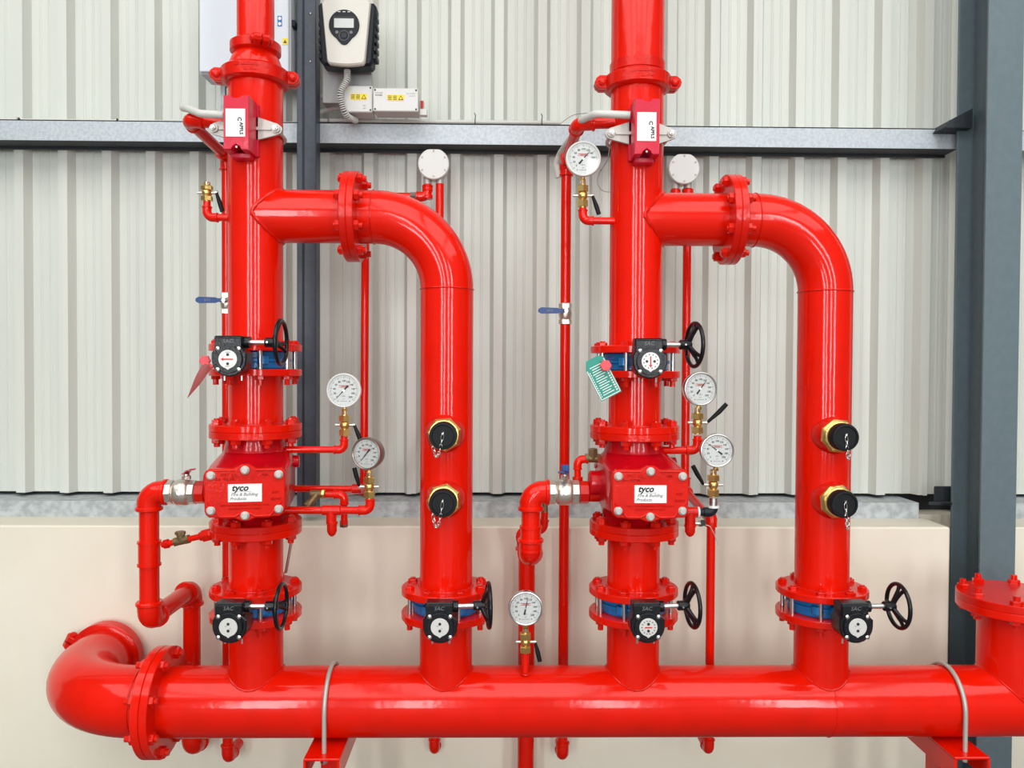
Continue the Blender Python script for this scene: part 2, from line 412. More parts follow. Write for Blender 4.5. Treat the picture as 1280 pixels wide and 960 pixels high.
# ------------------------------------------------------------------ header
xf = P(172, 878, 2.4).x         # flange joint of the header
hd = thing('header_pipe', 'thick horizontal red header pipe along the bottom feeding both risers', 'pipe', (0, YP, ZH))
part('barrel', MB().cyl((xf+.0, 0, 0), (2.35, 0, 0), RH, 'red', 64), hd)
part('flange', flange_mb(.1715, .025, RH, 'red', (xf, 0, 0), (1, 0, 0)), hd)
ring_bolts(hd, (xf, 0, 0), .149, B_BIG, 8, 'X', .5)
STUB = [xA, xLA, xB, xLB]
zst = ZV2-HB-FT
for x in STUB:
    part('stub', MB().cyl((x, 0, .05), (x, 0, zst-ZH+.002), RP, 'red', 48), hd)
    part('flange', flange_mb(FR, FT, RP, 'red', (x, 0, zst-ZH)), hd)
    part('weld_bead', saddle(RP+.002, RH, (x, 0, 0), 'Z'), hd)
part('weld_bead', MB().torus((P(1029, 880, YP).x, 0, 0), (1, 0, 0), RH, .0022, 'red', 64), hd)
part('end_cap', MB().lathe((2.35, 0, 0), (1, 0, 0), [(0, RH), (.02, RH*.98), (.05, RH*.8), (.065, RH*.4), (.07, 0)], 'red', 48), hd)
# blind tee at the right edge
xT = P(1268, 800, YP).x; zt = P(1268, 742, YP).z
part('stub', MB().cyl((xT, 0, .05), (xT, 0, zt-.05-ZH), RH, 'red', 48), hd)
part('flange', flange_mb(.1715, .025, RH, 'red', (xT, 0, zt-.05-ZH)), hd)
part('weld_bead', saddle(RH-.001, RH, (xT, 0, 0), 'Z'), hd)
bf = thing('blind_flange', 'round red blind flange bolted on the header stub at right edge', 'flange', (xT, YP, zt-.025))
part('plate', flange_mb(.1715, .025, RH, 'redrough'), bf)
ring_bolts(bf, (0, 0, 0), .149, B_BIG, 8, 'Z', .3)

# elbow at the left end, turning back to the wall
RE = .305
el = thing('pipe_elbow', 'large red elbow at the left end turning into the wall', 'pipe', (xf, YP, ZH))
pts = [(-.025, 0, 0), (-.065, 0, 0)] + [(-.065-RE*sin(q*pi/2/24), RE*(1-cos(q*pi/2/24)), 0) for q in range(1, 25)] + [(-.065-RE, RE+.17, 0)]
part('bend', MB().tube(pts, RH, 'red', 56), el)
part('flange', flange_mb(.1715, .025, RH, 'red', (-.026, 0, 0), (1, 0, 0)), el)
part('weld_bead', MB().torus((-.062, 0, 0), (1, 0, 0), RH, .003, 'redrough', 64), el)
def coupling(name_label, c, ax, r, lug_dir, w_=.05, lug_r=None, group=None, lettering=False):
    """grooved coupling: housing halves, two lug pairs, two bolts"""
    th = thing('grooved_coupling', name_label, 'coupling', c)
    ax = V(ax).normalized(); ld = V(lug_dir).normalized(); side = ax.cross(ld)
    h = w_/2
    m = MB().lathe(-ax*h, ax, [(0, r+.001), (0.001, r+.012), (.008, r+.021), (w_-.008, r+.021), (w_-.001, r+.012), (w_, r+.001)], 'redrough', 56)
    part('housing', m, th)
    for s in (-1, 1):
        lc = ld*s*(r+.030); m = MB()
        for q in (-1, 1):        # the two facing lugs of the halves
            poly = [(-.022, -h*.8), (.008, -h*.8), (.020, -h*.45), (.024, 0), (.020, h*.45), (.008, h*.8), (-.022, h*.8)]
            m.prism(poly, lc+side*q*.003, ld*s, ax, side*q, .020, 'redrough', .002)
        part('lug', m, th)
        b = MB().cyl(lc-side*.034+ld*s*.002, lc+side*.034+ld*s*.002, .007, 'redrough', 12)
        for q in (-1, 1): b.lathe(lc+side*q*.023+ld*s*.002, side*q, [(0, .0125), (.007, .0125), (.011, .008), (.0125, .001)], 'redrough', 16)
        part('bolt', b, th)
    if lettering:
        m = MB()
        def on(q, z, w2, h2):    # raised cast characters on the front of the housing
            R2 = r+.0215; a = q
            m.box((-w2/2, -.0012, z-h2/2), (w2/2, .0, z+h2/2), 'redrough')
            for i in range(len(m.v)-8, len(m.v)):
                p = V(m.v[i]); aa = a+p.x/R2; m.v[i] = (sin(aa)*(R2-p.y), -cos(aa)*(R2-p.y), p.z)
        for j, q in enumerate([-.34, -.28, -.22, -.12, -.05, .02, .09, .18, .25, .32]): on(q, .009, .0045, .009); on(q+.03, .006, .0025, .003)
        for q in (-.03, .0, .03): on(q, -.006, .003, .008)
        for q in (.13, .19, .25, .3): on(q, -.006, .004, .005)
        part('cast_lettering', m, th)
    return th
coupling('heavy red grooved coupling behind the big left elbow at the wall', (xf-.065-RE, YP+RE+.09, ZH), (0, 1, 0), RH, (.9, 0, -.42), .055)

# pipe supports
U_ = lambda x, lab, lab2: None
def support(xc, lab, lab2):
    zt_ = ZH-RH-.002
    s = thing('pipe_support', lab, 'pipe support', (xc, YP, 0))
    fy = 2.413-YP
    part('saddle_channel', MB().box((-.055, fy, zt_-.008), (.055, .22, zt_), 'red', .002)
         .box((-.055, fy, zt_-.07), (-.048, .22, zt_-.008), 'red').box((.048, fy, zt_-.07), (.055, .22, zt_-.008), 'red'), s)
    part('post', MB().box((-.03, -.03, .012), (.03, .06, zt_-.008), 'red', .004), s)
    part('base_plate', MB().box((-.09, -.09, 0), (.09, .12, .012), 'red', .003), s)
    u = thing('u_bolt', lab2, 'u-bolt', (xc, YP, ZH))
    r = RH+.008; pts = [(0, -r, -RH-.035)]+[(0, -r*cos(pi*i/28), r*sin(pi*i/28)) for i in range(29)]+[(0, r, -RH-.035)]
    part('rod', MB().tube(pts, .007, 'alu', 16), u)
    for y in (-r, r): part('nut', MB().hexa((0, y, -RH-.023), (0, 0, -1), .012, .01, 'steel'), u)
support(P(405, 935, 2.45).x, 'red channel pipe support under the header left of centre', 'galvanised u-bolt over the header, left of centre')
support(P(1207, 935, 2.45).x, 'red channel pipe support under the header at the right edge', 'galvanised u-bolt over the header near the right edge')

# ------------------------------------------------------------------ butterfly valves
def butterfly(x, z, where, face, wheel_turn=0):
    t = thing('butterfly_valve', where, 'valve', (x, YP, z), 0, 'gear operated butterfly valves')
    body = MB().lathe((0, 0, -HB), (0, 0, 1), [(0, .1), (.004, .104), (HB-.006, .104), (HB-.004, .110), (HB+.004, .110), (HB+.006, .104), (2*HB-.004, .104), (2*HB, .1)], 'blue', 48)
    body.cyl((0, -.09, 0), (0, -.185, 0), .020, 'blue', 24)
    for s in (-1, 1): body.cyl((s*.05, -.095, -.012), (s*.05, -.095, .012), .018, 'blue', 16)
    part('body', body, t)
    part('neck_flange', MB().box((-.03, -.195, -.03), (.03, -.182, .03), 'black', .003), t)
    g = MB(); yb, d = -.195, .062
    cir = [(.050*cos(q), .050*sin(q)) for q in [rad(a) for a in range(180, 361, 12)]]
    poly = cir + [(.050, .018), (.036, .030), (.036, .062), (-.042, .062), (-.042, .030), (-.050, .018)]
    g.prism(poly, (0, yb, 0), (1, 0, 0), (0, 0, 1), (0, -1, 0), d, 'black', .003)
    g.cyl((0, yb-d, 0), (0, yb-d-.007, 0), .040, 'black', 32, ch=.001)
    g.box((-.044, yb-d+.004, .040), (.038, yb-.012, .068), 'black', .004)
    g.cyl((.03, -.225, .05), (.052, -.225, .05), .017, 'black', 20)
    part('gearbox', g, t)
    b = MB().lathe((0, 0, 0), (0, -1, 0), [(0, .0065), (.003, .0065), (.005, .004), (.0055, .0005)], 'steel', 12).mesh('cover_screw')
    for sx in (-1, 1):
        for sz in (-1, 1): part('cover_screw', b, t, (sx*.030, yb-d-.004+.0, sz*.030))
    y0 = yb-d-.0072
    dp = MB().prism([(.0265*cos(rad(a)), .0265*sin(rad(a))) for a in range(-75, 256, 10)]+[(0, -.031)], (0, y0, 0), (1, 0, 0), (0, 0, 1), (0, -1, 0), .002, 'dialplate', .0005)
    y1 = y0-.0022
    fr = dict(o=(0, y1, 0))
    if face == 'arrow':
        dp.prism([(-.020, 0), (-.012, .005), (-.012, .0018), (.015, .0018), (.015, -.0018), (-.012, -.0018), (-.012, -.005)], (0, y1, 0), (1, 0, 0), (0, 0, 1), (0, -1, 0), .0012, 'inkred')
        for z_ in (.013, -.013): dp.cyl((0, y1, z_), (0, y1-.001, z_), .0042, 'ink', 12)
        dp.text('OPEN', .006, (.0, y1, .0195)).text('SHUT', .006, (0, y1, -.0205))
    elif face == 'arrowdown':
        dp.prism([(0, -.018), (.005, -.010), (.0018, -.010), (.0018, .015), (-.0018, .015), (-.0018, -.010), (-.005, -.010)][::-1], (0, y1, 0), (1, 0, 0), (0, 0, 1), (0, -1, 0), .0012, 'inkred')
        for s in (-1, 1): dp.cyl((s*.011, y1, 0), (s*.011, y1-.001, 0), .004, 'ink', 12)
        for i in range(12): q = 2*pi*i/12+.2; dp.box((.02*cos(q)-.0016, y1-.0005, .02*sin(q)-.0016), (.02*cos(q)+.0016, y1, .02*sin(q)+.0016), 'ink')
    else:
        for z_ in (.010, -.010): dp.cyl((0, y1, z_), (0, y1-.0012, z_), .0042, 'ink', 12)
        if face == 'worn':
            for i in range(14): q = 2*pi*i/14; dp.box((.019*cos(q)-.002, y1-.0005, .019*sin(q)-.0015), (.019*cos(q)+.002, y1, .019*sin(q)+.0015), 'inkgrey')
            dp.box((-.011, y1-.001, -.002), (.011, y1, .0015), 'inkred')
        else: dp.box((-.010, y1-.0004, .003), (-.004, y1, .0042), 'inkgrey').box((.003, y1-.0004, -.004), (.008, y1, -.003), 'inkgrey')
    part('indicator_plate', dp, t)
    lt = MB().text('SAC', .016, (-.003, yb-d-.0003, .052), k='inkgrey', shear=.2)
    part('cast_lettering', lt, t)
    # handwheel on its shaft
    w_ = bpy.data.objects.new('handwheel', None)
    a = wheel_turn; R_ = Matrix.Translation((.045, -.225, .05)) @ Matrix.Rotation(a, 4, 'Z')
    sh = MB(); sh.T = R_; sh.cyl((0, 0, 0), (.062, 0, 0), .0075, 'steel', 20)
    part('shaft', sh, t)
    h = MB(); h.T = R_
    h.cyl((.050, 0, 0), (.085, 0, 0), .0145, 'black', 24, ch=.002)
    h.cyl((.061, -.022, 0), (.061, .022, 0), .0025, 'steel', 10)
    h.torus((.096, 0, 0), (1, 0, 0), .064, .0062, 'black', 48, 12)
    for i in range(3):
        q = 2*pi*i/3+pi/2+.3
        c, s_ = cos(q), sin(q); tv = V((0, -s_, c))
        for s in (-1, 1):
            h.tube([V((.078, c*.010, s_*.010)), V((.084, c*.030, s_*.030))+tv*s*.004, V((.091, c*.048, s_*.048))+tv*s*.008, V((.096, c*.063, s_*.063))+tv*s*.016], [.008, .0062, .0055, .0055], 'black', 10)
    part('handwheel', h, t)
    ring_bolts(t, (0, 0, 0), .1205, B_VALVE, 8, 'Z', .5, 'stud_bolt')
    for sx in (-.025, .025): part('stop_screw', MB().cyl((sx, -.22, -.048), (sx, -.22, -.062), .003, 'steel', 8), t)
    return t
butterfly(xA, ZV1, 'butterfly valve with red arrow on its dial, near top of left riser', 'arrow')
butterfly(xA, ZV2, 'butterfly valve with plain pale dial at the foot of left riser', 'dots')
butterfly(xLA, ZV2, 'butterfly valve under the left bypass pipe, handwheel seen edge-on', 'dots', rad(6))
butterfly(xB, ZV1, 'butterfly valve near top of right riser, beside the green tag', 'arrowdown', rad(9))
butterfly(xB, ZV2, 'butterfly valve with worn dark dial at the foot of right riser', 'worn', rad(7))
butterfly(xLB, ZV2, 'butterfly valve under the right bypass pipe, open handwheel facing the column', 'dots', rad(3))

# ------------------------------------------------------------------ spools, alarm valves, risers
ZA1, ZA0 = P(320, 533, 2.43).z, P(320, 678, 2.43).z     # top and bottom of the alarm valve flange pairs
def spool(x, z0, z1, label):
    t = thing('pipe_spool', label, 'pipe', (x, YP, z0), 0, 'flanged pipe spools in the risers')
    part('barrel', MB().cyl((0, 0, 0), (0, 0, z1-z0), RP, 'red', 48), t)
    for z in (0, z1-z0-FT): part('flange', flange_mb(FR, FT, RP, 'red', (0, 0, z)), t)
    part('weld_bead', MB().torus((0, 0, FT), (0, 0, 1), RP+.001, .004, 'redrough', 56), t)
for x, side in ((xA, 'left'), (xB, 'right')):
    spool(x, ZA1-FT, ZV1-HB, 'short red pipe spool above the alarm valve of the %s riser' % side)
    spool(x, ZV2+HB, ZA0+FT, 'short red pipe spool below the alarm valve of the %s riser' % side)

def alarm_valve(x, side, rz):
    zc = P(812, 618, 2.31).z
    t = thing('alarm_valve', 'red cast alarm valve with white tyco label on the %s riser' % side, 'valve', (x, YP, zc), rz, 'alarm valves')
    t['label'] = 'red cast alarm valve with white printed label on the %s riser' % side
    z1, z0 = ZA1-FT-zc, ZA0+FT-zc
    part('flange', flange_mb(FR, FT, RP, 'redrough', (0, 0, z1-FT)), t)
    part('flange', flange_mb(FR, FT, RP, 'redrough', (0, 0, z0)), t)
    secs = [(z1-FT, .094, .094, .094, 2), (z1-FT-.012, .092, .092, .092, 2), (.098, .098, .100, .098, 2.1), (.086, .108, .135, .108, 2.4), (.074, .117, .180, .116, 3.2), (.066, .120, .218, .118, 4.5),
            (.06, .117, .232, .112, 7), (-.058, .117, .232, .112, 7), (-.066, .114, .205, .11, 4.5), (-.078, .106, .14, .105, 3), (z0+FT+.004, .096, .10, .096, 2), (z0+FT-.002, .094, .094, .094, 2)]
    vs_, fs, N = [], [], 56
    for (z, rx, rf, rb, e) in secs:
        for j in range(N):
            q = 2*pi*j/N; c, s = cos(q), sin(q)
            px = rx*math.copysign(abs(c)**(2/e), c); py = (rf if s < 0 else rb)*math.copysign(abs(s)**(2/e), s)
            vs_.append((px, py, z))
    for i in range(len(secs)-1):
        for j in range(N): fs.append([i*N+j, i*N+(j+1) % N, (i+1)*N+(j+1) % N, (i+1)*N+j])
    body = MB().add(vs_, fs, 'redcast')
    body.cyl((.09, .0, .06), (.135, 0, .06), .02, 'redcast', 20, ch=.003)
    body.cyl((-.10, -.03, .0), (-.15, -.03, .0), .040, 'redcast', 28, ch=.004)
    body.cyl((-.08, .06, .05), (-.115, .06, .06), .024, 'redcast', 20)
    part('body', body, t)
    poly = [(-.100, .071), (-.030, .071), (-.020, .077), (-.010, .082), (.010, .082), (.020, .077), (.030, .071), (.100, .071), (.110, .062), (.112, .05),
            (.112, -.05), (.108, -.062), (.098, -.070), (.082, -.070), (.064, -.074), (.030, -.074), (.018, -.078), (.010, -.082), (-.010, -.082), (-.018, -.078), (-.030, -.074), (-.064, -.074), (-.082, -.070), (-.098, -.070), (-.108, -.062), (-.112, -.05), (-.112, .05), (-.110, .062)]
    part('gasket', MB().prism([(a*.985, b*.985) for a, b in poly], (0, -.230, 0), (1, 0, 0), (0, 0, 1), (0, -1, 0), .006, 'ink'), t)
    cv = MB().prism(poly, (0, -.2355, 0), (1, 0, 0), (0, 0, 1), (0, -1, 0), .020, 'redrough', .003)
    yf = -.2555
    # raised rib that follows the rim and cuts the lower corners
    for s in (-1, 1):
        cv.tube([(s*.030, yf, .066), (s*.090, yf, .066)], .003, 'redrough', 8)
        cv.tube([(s*.104, yf, -.025), (s*.070, yf, -.067), (s*.028, yf, -.068), (s*.014, yf, -.060), (0, yf, -.058)], .0034, 'redrough', 8)
    for (s_, sz, xx, zz) in (('AV-1', .013, -.055, .052), ('UL', .014, -.028, .050), ('FM', .011, -.075, .040), ('300 PSI', .010, -.045, .040), ('VdS', .010, .055, .052), ('6 IN', .010, .085, 0), ('FLOW', .010, .086, -.02)):
        cv.text(s_, sz, (xx, yf-.0004, zz), k='redrough', bold=.0006, ext=.0009)
    cv.text('MAX SERVICE PRESSURE  DUCTILE IRON', .0075, (0, yf-.0004, -.036), k='redrough', bold=.0003, ext=.0008).text('REMOVE COVER TO RESET', .0075, (0, yf-.0004, -.046), k='redrough', bold=.0003, ext=.0008)
    part('cover', cv, t)
    lb = MB().box((-.047, yf-.0018, -.026), (.047, yf, .026), 'paper', .0006); yl = yf-.0019
    lb.text('tyco', .026, (-.014, yl, .0145), shear=.25, bold=.0009)
    lb.box((-.026, yl-.0003, .0035), (.018, yl, .0043), 'inkgrey')
    lb.text('Fire & Building', .0125, (-.002, yl, -.004), k='inkgrey', shear=.3, bold=.0002).text('Products', .0125, (-.019, yl, -.0165), k='inkgrey', shear=.3, bold=.0002)
    part('printed_label', lb, t, label='white label printed with black lettering')
    b = MB().lathe((0, 0, 0), (0, -1, 0), [(0, .0125), (.003, .0125), (.0035, .0105), (.009, .0105), (.011, .008), (.0112, .0005)], 'alu', 20).mesh('cover_bolt')
    for (bx, bz) in ((-.094, .052), (.094, .052), (-.094, -.049), (.094, -.049), (0, .066), (0, -.066)): part('cover_bolt', b, t, (bx, yf, bz))
    ring_bolts(t, (0, 0, z1), .1205, B_PAIR, 8, 'Z', .5, 'flange_bolt')
    ring_bolts(t, (0, 0, z0), .1205, B_PAIR, 8, 'Z', .5, 'flange_bolt')
    return t
alarm_valve(xA, 'left', rad(10)); alarm_valve(xB, 'right', rad(1))

def riser(x, ztop, side):
    z0 = ZV1+HB
    t = thing('riser_pipe', 'tall red riser pipe on the %s with a welded branch' % side, 'pipe', (x, YP, z0), 0, 'riser pipes')
    part('barrel', MB().cyl((0, 0, 0), (0, 0, ztop-z0), RP, 'red', 56), t)
    part('flange', flange_mb(FR, FT, RP, 'red'), t)
    part('weld_bead', MB().torus((0, 0, FT), (0, 0, 1), RP+.001, .004, 'redrough', 56), t)
    xj = P(442, 270, YP).x - xA if side == 'left' else P(912, 274, YP).x - xB
    zb = ZB-z0
    part('branch', MB().cyl((.02, 0, zb), (xj, 0, zb), RP-.0005, 'red', 48), t)
    part('weld_bead', saddle(RP-.001, RP, (0, 0, zb), 'X', br=.0068), t)
    part('flange', flange_mb(FR, FT, RP, 'redrough', (xj-FT, 0, zb), (1, 0, 0)), t)
    return xj+x
zcA = P(318, 80, 2.45).z; zcB = P(795, 88, 2.45).z
xjA = riser(xA, zcA, 'left'); xjB = riser(xB, zcB, 'right')
coupling('red grooved coupling on the left riser below the reducer', (xA, YP, zcA+.0), (0, 0, 1), RP, (1, .12, 0), .052, lettering=True)
coupling('red grooved coupling high on the right riser', (xB, YP, zcB), (0, 0, 1), RP, (1, 0, 0), .052, lettering=True)
zr1 = P(320, 42, 2.45).z
rd = thing('pipe_reducer', 'conical red reducer between the two left riser couplings', 'pipe', (xA, YP, zcA+.001))
part('cone', MB().lathe((0, 0, 0), (0, 0, 1), [(0, RP), (.030, RP), (.052, .076), (.085, .060), (zr1-zcA-.002, .0575)], 'red', 48), rd)
coupling('smaller red grooved coupling above the reducer on the left', (xA, YP, zr1), (0, 0, 1), .0572, (.45, -.89, 0), .042)
tp = thing('upper_pipe', 'narrower red pipe leaving the top of the picture on the left', 'pipe', (xA, YP, zr1+.001))
part('barrel', MB().cyl((0, 0, 0), (0, 0, 5.3-zr1), .0572, 'red', 48), tp)
tp = thing('upper_pipe', 'full width red pipe above the right riser coupling', 'pipe', (xB, YP, zcB+.001))
part('barrel', MB().cyl((0, 0, 0), (0, 0, 5.3-zcB), RP, 'red', 48), tp)
part('end_ring', MB().lathe((0, 0, .030), (0, 0, 1), [(0, RP), (.001, RP+.004), (.03, RP+.004), (.032, RP)], 'redrough', 48), tp)

ZO = [P(1055, 547, 2.40).z, P(1053, 631, 2.40).z]
def bypass(x, xj, side):
    z0 = ZV2+HB; RB = .229
    t = thing('bypass_pipe', 'red bypass pipe bending down from the %s riser branch' % side, 'pipe', (x, YP, z0), 0, 'bypass pipes')
    zb = ZB-z0; xs = xj-x
    pts = [(xs, 0, zb), (-RB, 0, zb)] + [(-RB+RB*sin(q*pi/2/28), 0, zb-RB+RB*cos(q*pi/2/28)) for q in range(1, 29)] + [(0, 0, zb-RB-.01), (0, 0, 0)]
    part('barrel', MB().tube(pts, RP, 'red', 56), t)
    part('flange', flange_mb(FR, FT, RP, 'redrough', (xs, 0, zb), (1, 0, 0)), t)
    part('flange', flange_mb(FR, FT, RP, 'red'), t)
    part('weld_bead', MB().torus((0, 0, zb-RB), (0, 0, 1), RP+.0005, .0026, 'redrough', 56), t)
    part('weld_bead', MB().torus((-RB-.005, 0, zb), (1, 0, 0), RP+.0005, .0026, 'redrough', 56), t)
    part('weld_bead', MB().torus((0, 0, FT), (0, 0, 1), RP+.001, .004, 'redrough', 56), t)
    ring_bolts(t, (xs, 0, zb), .1205, B_PAIR, 8, 'X', .5, 'flange_bolt')
    for i, zo in enumerate(ZO):
        zz = zo-z0
        part('outlet_boss', MB().lathe((0, -.06, zz), (0, -1, 0), [(0, .062), (.030, .058), (.045, .048), (.05, .046)], 'redrough', 36), t)
        lab = ('upper' if i == 0 else 'lower')+' brass hose outlet with black cap on the %s bypass pipe' % side
        h = thing('hose_outlet', lab, 'hose outlet', (x, YP, zo), 0, 'capped hose outlets')
        nb = MB().hexa((0, -.105, 0), (0, -1, 0), .054, .020, 'brass', 8 if side == 'right' else 7, .3+i*.2)
        nb.lathe((0, -.125, 0), (0, -1, 0), [(0, .045), (.004, .045), (.005, .040), (.012, .040)], 'brass', 36)
        part('adapter_nut', nb, h)
        part('cap', MB().lathe((0, -.134, 0), (0, -1, 0), [(0, .040), (.002, .042), (.030, .042), (.036, .0395), (.0365, .034), (.033, .032), (.033, .0005)], 'rubber', 40), h)
        ch = MB(); n = 15
        sx = -1 if side == 'left' else .75
        a0 = V((0, -.172, .004)); a1 = V((sx*.036, -.128, -.008 if side == 'left' else -.02)); lp = V((sx*.018-.002, -.165, -.125-(.02 if i else 0)))
        pt = [(a0*(1-u)**2+lp*2*u*(1-u)*1.0+a1*u*u) for u in [j/n for j in range(n+1)]]
        for j in range(n):
            c = (pt[j]+pt[j+1])/2; d = (pt[j+1]-pt[j]).normalized(); L = (pt[j+1]-pt[j]).length*.62
            u, v, a = frame(d); w2 = u if j % 2 else v
            ch.tube([c+d*L*cos(q)+w2*.0042*sin(q) for q in [2*pi*e/10 for e in range(10)]], .0014, 'steel', 6, True)
        ch.torus(a0+V((0, .002, .004)), (1, .3, 0), .006, .001, 'steel', 16, 6)
        part('chain', ch, h)
        part('chain_eye', MB().cyl((0, -.166, .008), (0, -.175, .008), .003, 'steel', 10), h)
bypass(xLA, xjA, 'left'); bypass(xLB, xjB, 'right')

# ------------------------------------------------------------------ flow switches
def flow_switch(xpx0, xpx1, y0, y1, x, side, bolts):
    """box front face from the survey at Y 2.40; bracket saddles the riser"""
    a = P(xpx0, y1, 2.40); b = P(xpx1, y0, 2.40)
    t = thing('flow_switch', 'crimson flow switch box clamped to the %s riser by a pale bracket' % side, 'flow switch', (x, YP, (a.z+b.z)/2), 0, 'flow switches')
    O = V(t.location); l, r, h = a.x-x, b.x-x, (b.z-a.z)/2; cx = (l+r)/2; w2 = (r-l)/2; yf, yb = 2.40-YP, 2.49-YP
    bx = MB()
    poly = [(-w2, -h), (-w2*.42, -h), (-w2*.36, -h*.90), (0, -h*.80), (w2*.36, -h*.90), (w2*.42, -h), (w2, -h), (w2, h), (w2*.42, h), (w2*.34, h*.94), (0, h*.90), (-w2*.34, h*.94), (-w2*.42, h), (-w2, h)]
    bx.prism(poly, (cx, yb-.012, 0), (1, 0, 0), (0, 0, 1), (0, -1, 0), yb-.012-yf, 'crimson', .003)
    bx.box((cx-w2-.006, yb-.014, -h*1.0), (cx+w2+.006, yb, h*.97), 'crimson', .002)
    part('housing', bx, t)
    part('base_box', MB().box((cx-w2*.8, yb-.045, -h*1.16), (cx+w2*.8, yb, -h*.96), 'crimson', .003), t)
    part('cover_screw', MB().cyl((cx, yf+.012, -h*.86), (cx, yf+.003, -h*.88), .0032, 'bezelbrown', 12), t)
    lb = MB().box((cx-w2*.80, yf-.0015, -h*.52), (cx+w2*.72, yf, h*.50), 'paper'); yl = yf-.0016
    lb.text('APFLS', .014, (cx+w2*.42, yl, -h*.22), (0, 0, -1), (1, 0, 0), 'ink', bold=.0006)
    lb.text('C', .016, (cx+w2*.28, yl, h*.12), (0, 0, -1), (1, 0, 0), 'ink', bold=.0008)
    for i in range(5): lb.box((cx-w2*(.62-.17*i), yl-.0002, -h*.4), (cx-w2*(.60-.17*i), yl, h*.35), 'conduit')
    part('printed_label', lb, t, label='white label with small dark print')
    br = MB()
    bl, br_ = [P(bolts[i][0], bolts[i][1], 2.475)-O for i in (0, 1)]
    zc = (bl.z+br_.z)/2; xl, xr_ = bl.x, br_.x
    poly = [(cx-.03, .040), (xl-.004, .017), (xl-.016, .008), (xl-.019, 0), (xl-.014, -.012), (xl, -.018), (cx-.03, -.036), (cx+.03, -.036), (xr_, -.018), (xr_+.014, -.012), (xr_+.019, 0), (xr_+.016, .008), (xr_+.004, .017), (cx+.03, .040)]
    br.prism(poly[::-1], (0, 2.485-YP, zc), (1, 0, 0), (0, 0, 1), (0, -1, 0), .009, 'alu', .001)
    for s, e in ((-1, xl), (1, xr_)):
        br.prism([(cx+s*.028, -.004), (cx+s*.028, .006), (e-s*.014, .003), (e-s*.014, -.004)], (0, 2.476-YP, zc), (1, 0, 0), (0, 0, 1), (0, -1, 0), .006, 'alu')
        br.cyl((e, 2.477-YP, zc), (e, 2.468-YP, zc), .0125, 'alu', 20)
    part('bracket', br, t)
    ub = MB(); R = RP+.009
    for (dz) in (0,):
        half = (xr_-xl)/2; cx2 = (xl+xr_)/2
        pts = [(xl, 2.46-YP, zc), (xl, 0, zc)]+[(cx2-half*cos(pi*i/20), half*sin(pi*i/20), zc) for i in range(1, 20)]+[(xr_, 0, zc), (xr_, 2.46-YP, zc)]
        ub.tube(pts, .0055, 'alu', 12)
    part('u_clamp', ub, t)
    for e in (xl, xr_): part('nut', MB().hexa((e, 2.468-YP, zc), (0, -1, 0), .009, .007, 'steel').cyl((e, 2.462-YP, zc), (e, 2.452-YP, zc), .0052, 'steel', 10), t)
flow_switch(279, 311, 119, 187, xA, 'left', ((268, 158), (345, 164)))
flow_switch(793, 825, 123, 193, xB, 'right', ((764, 168), (839, 166)))

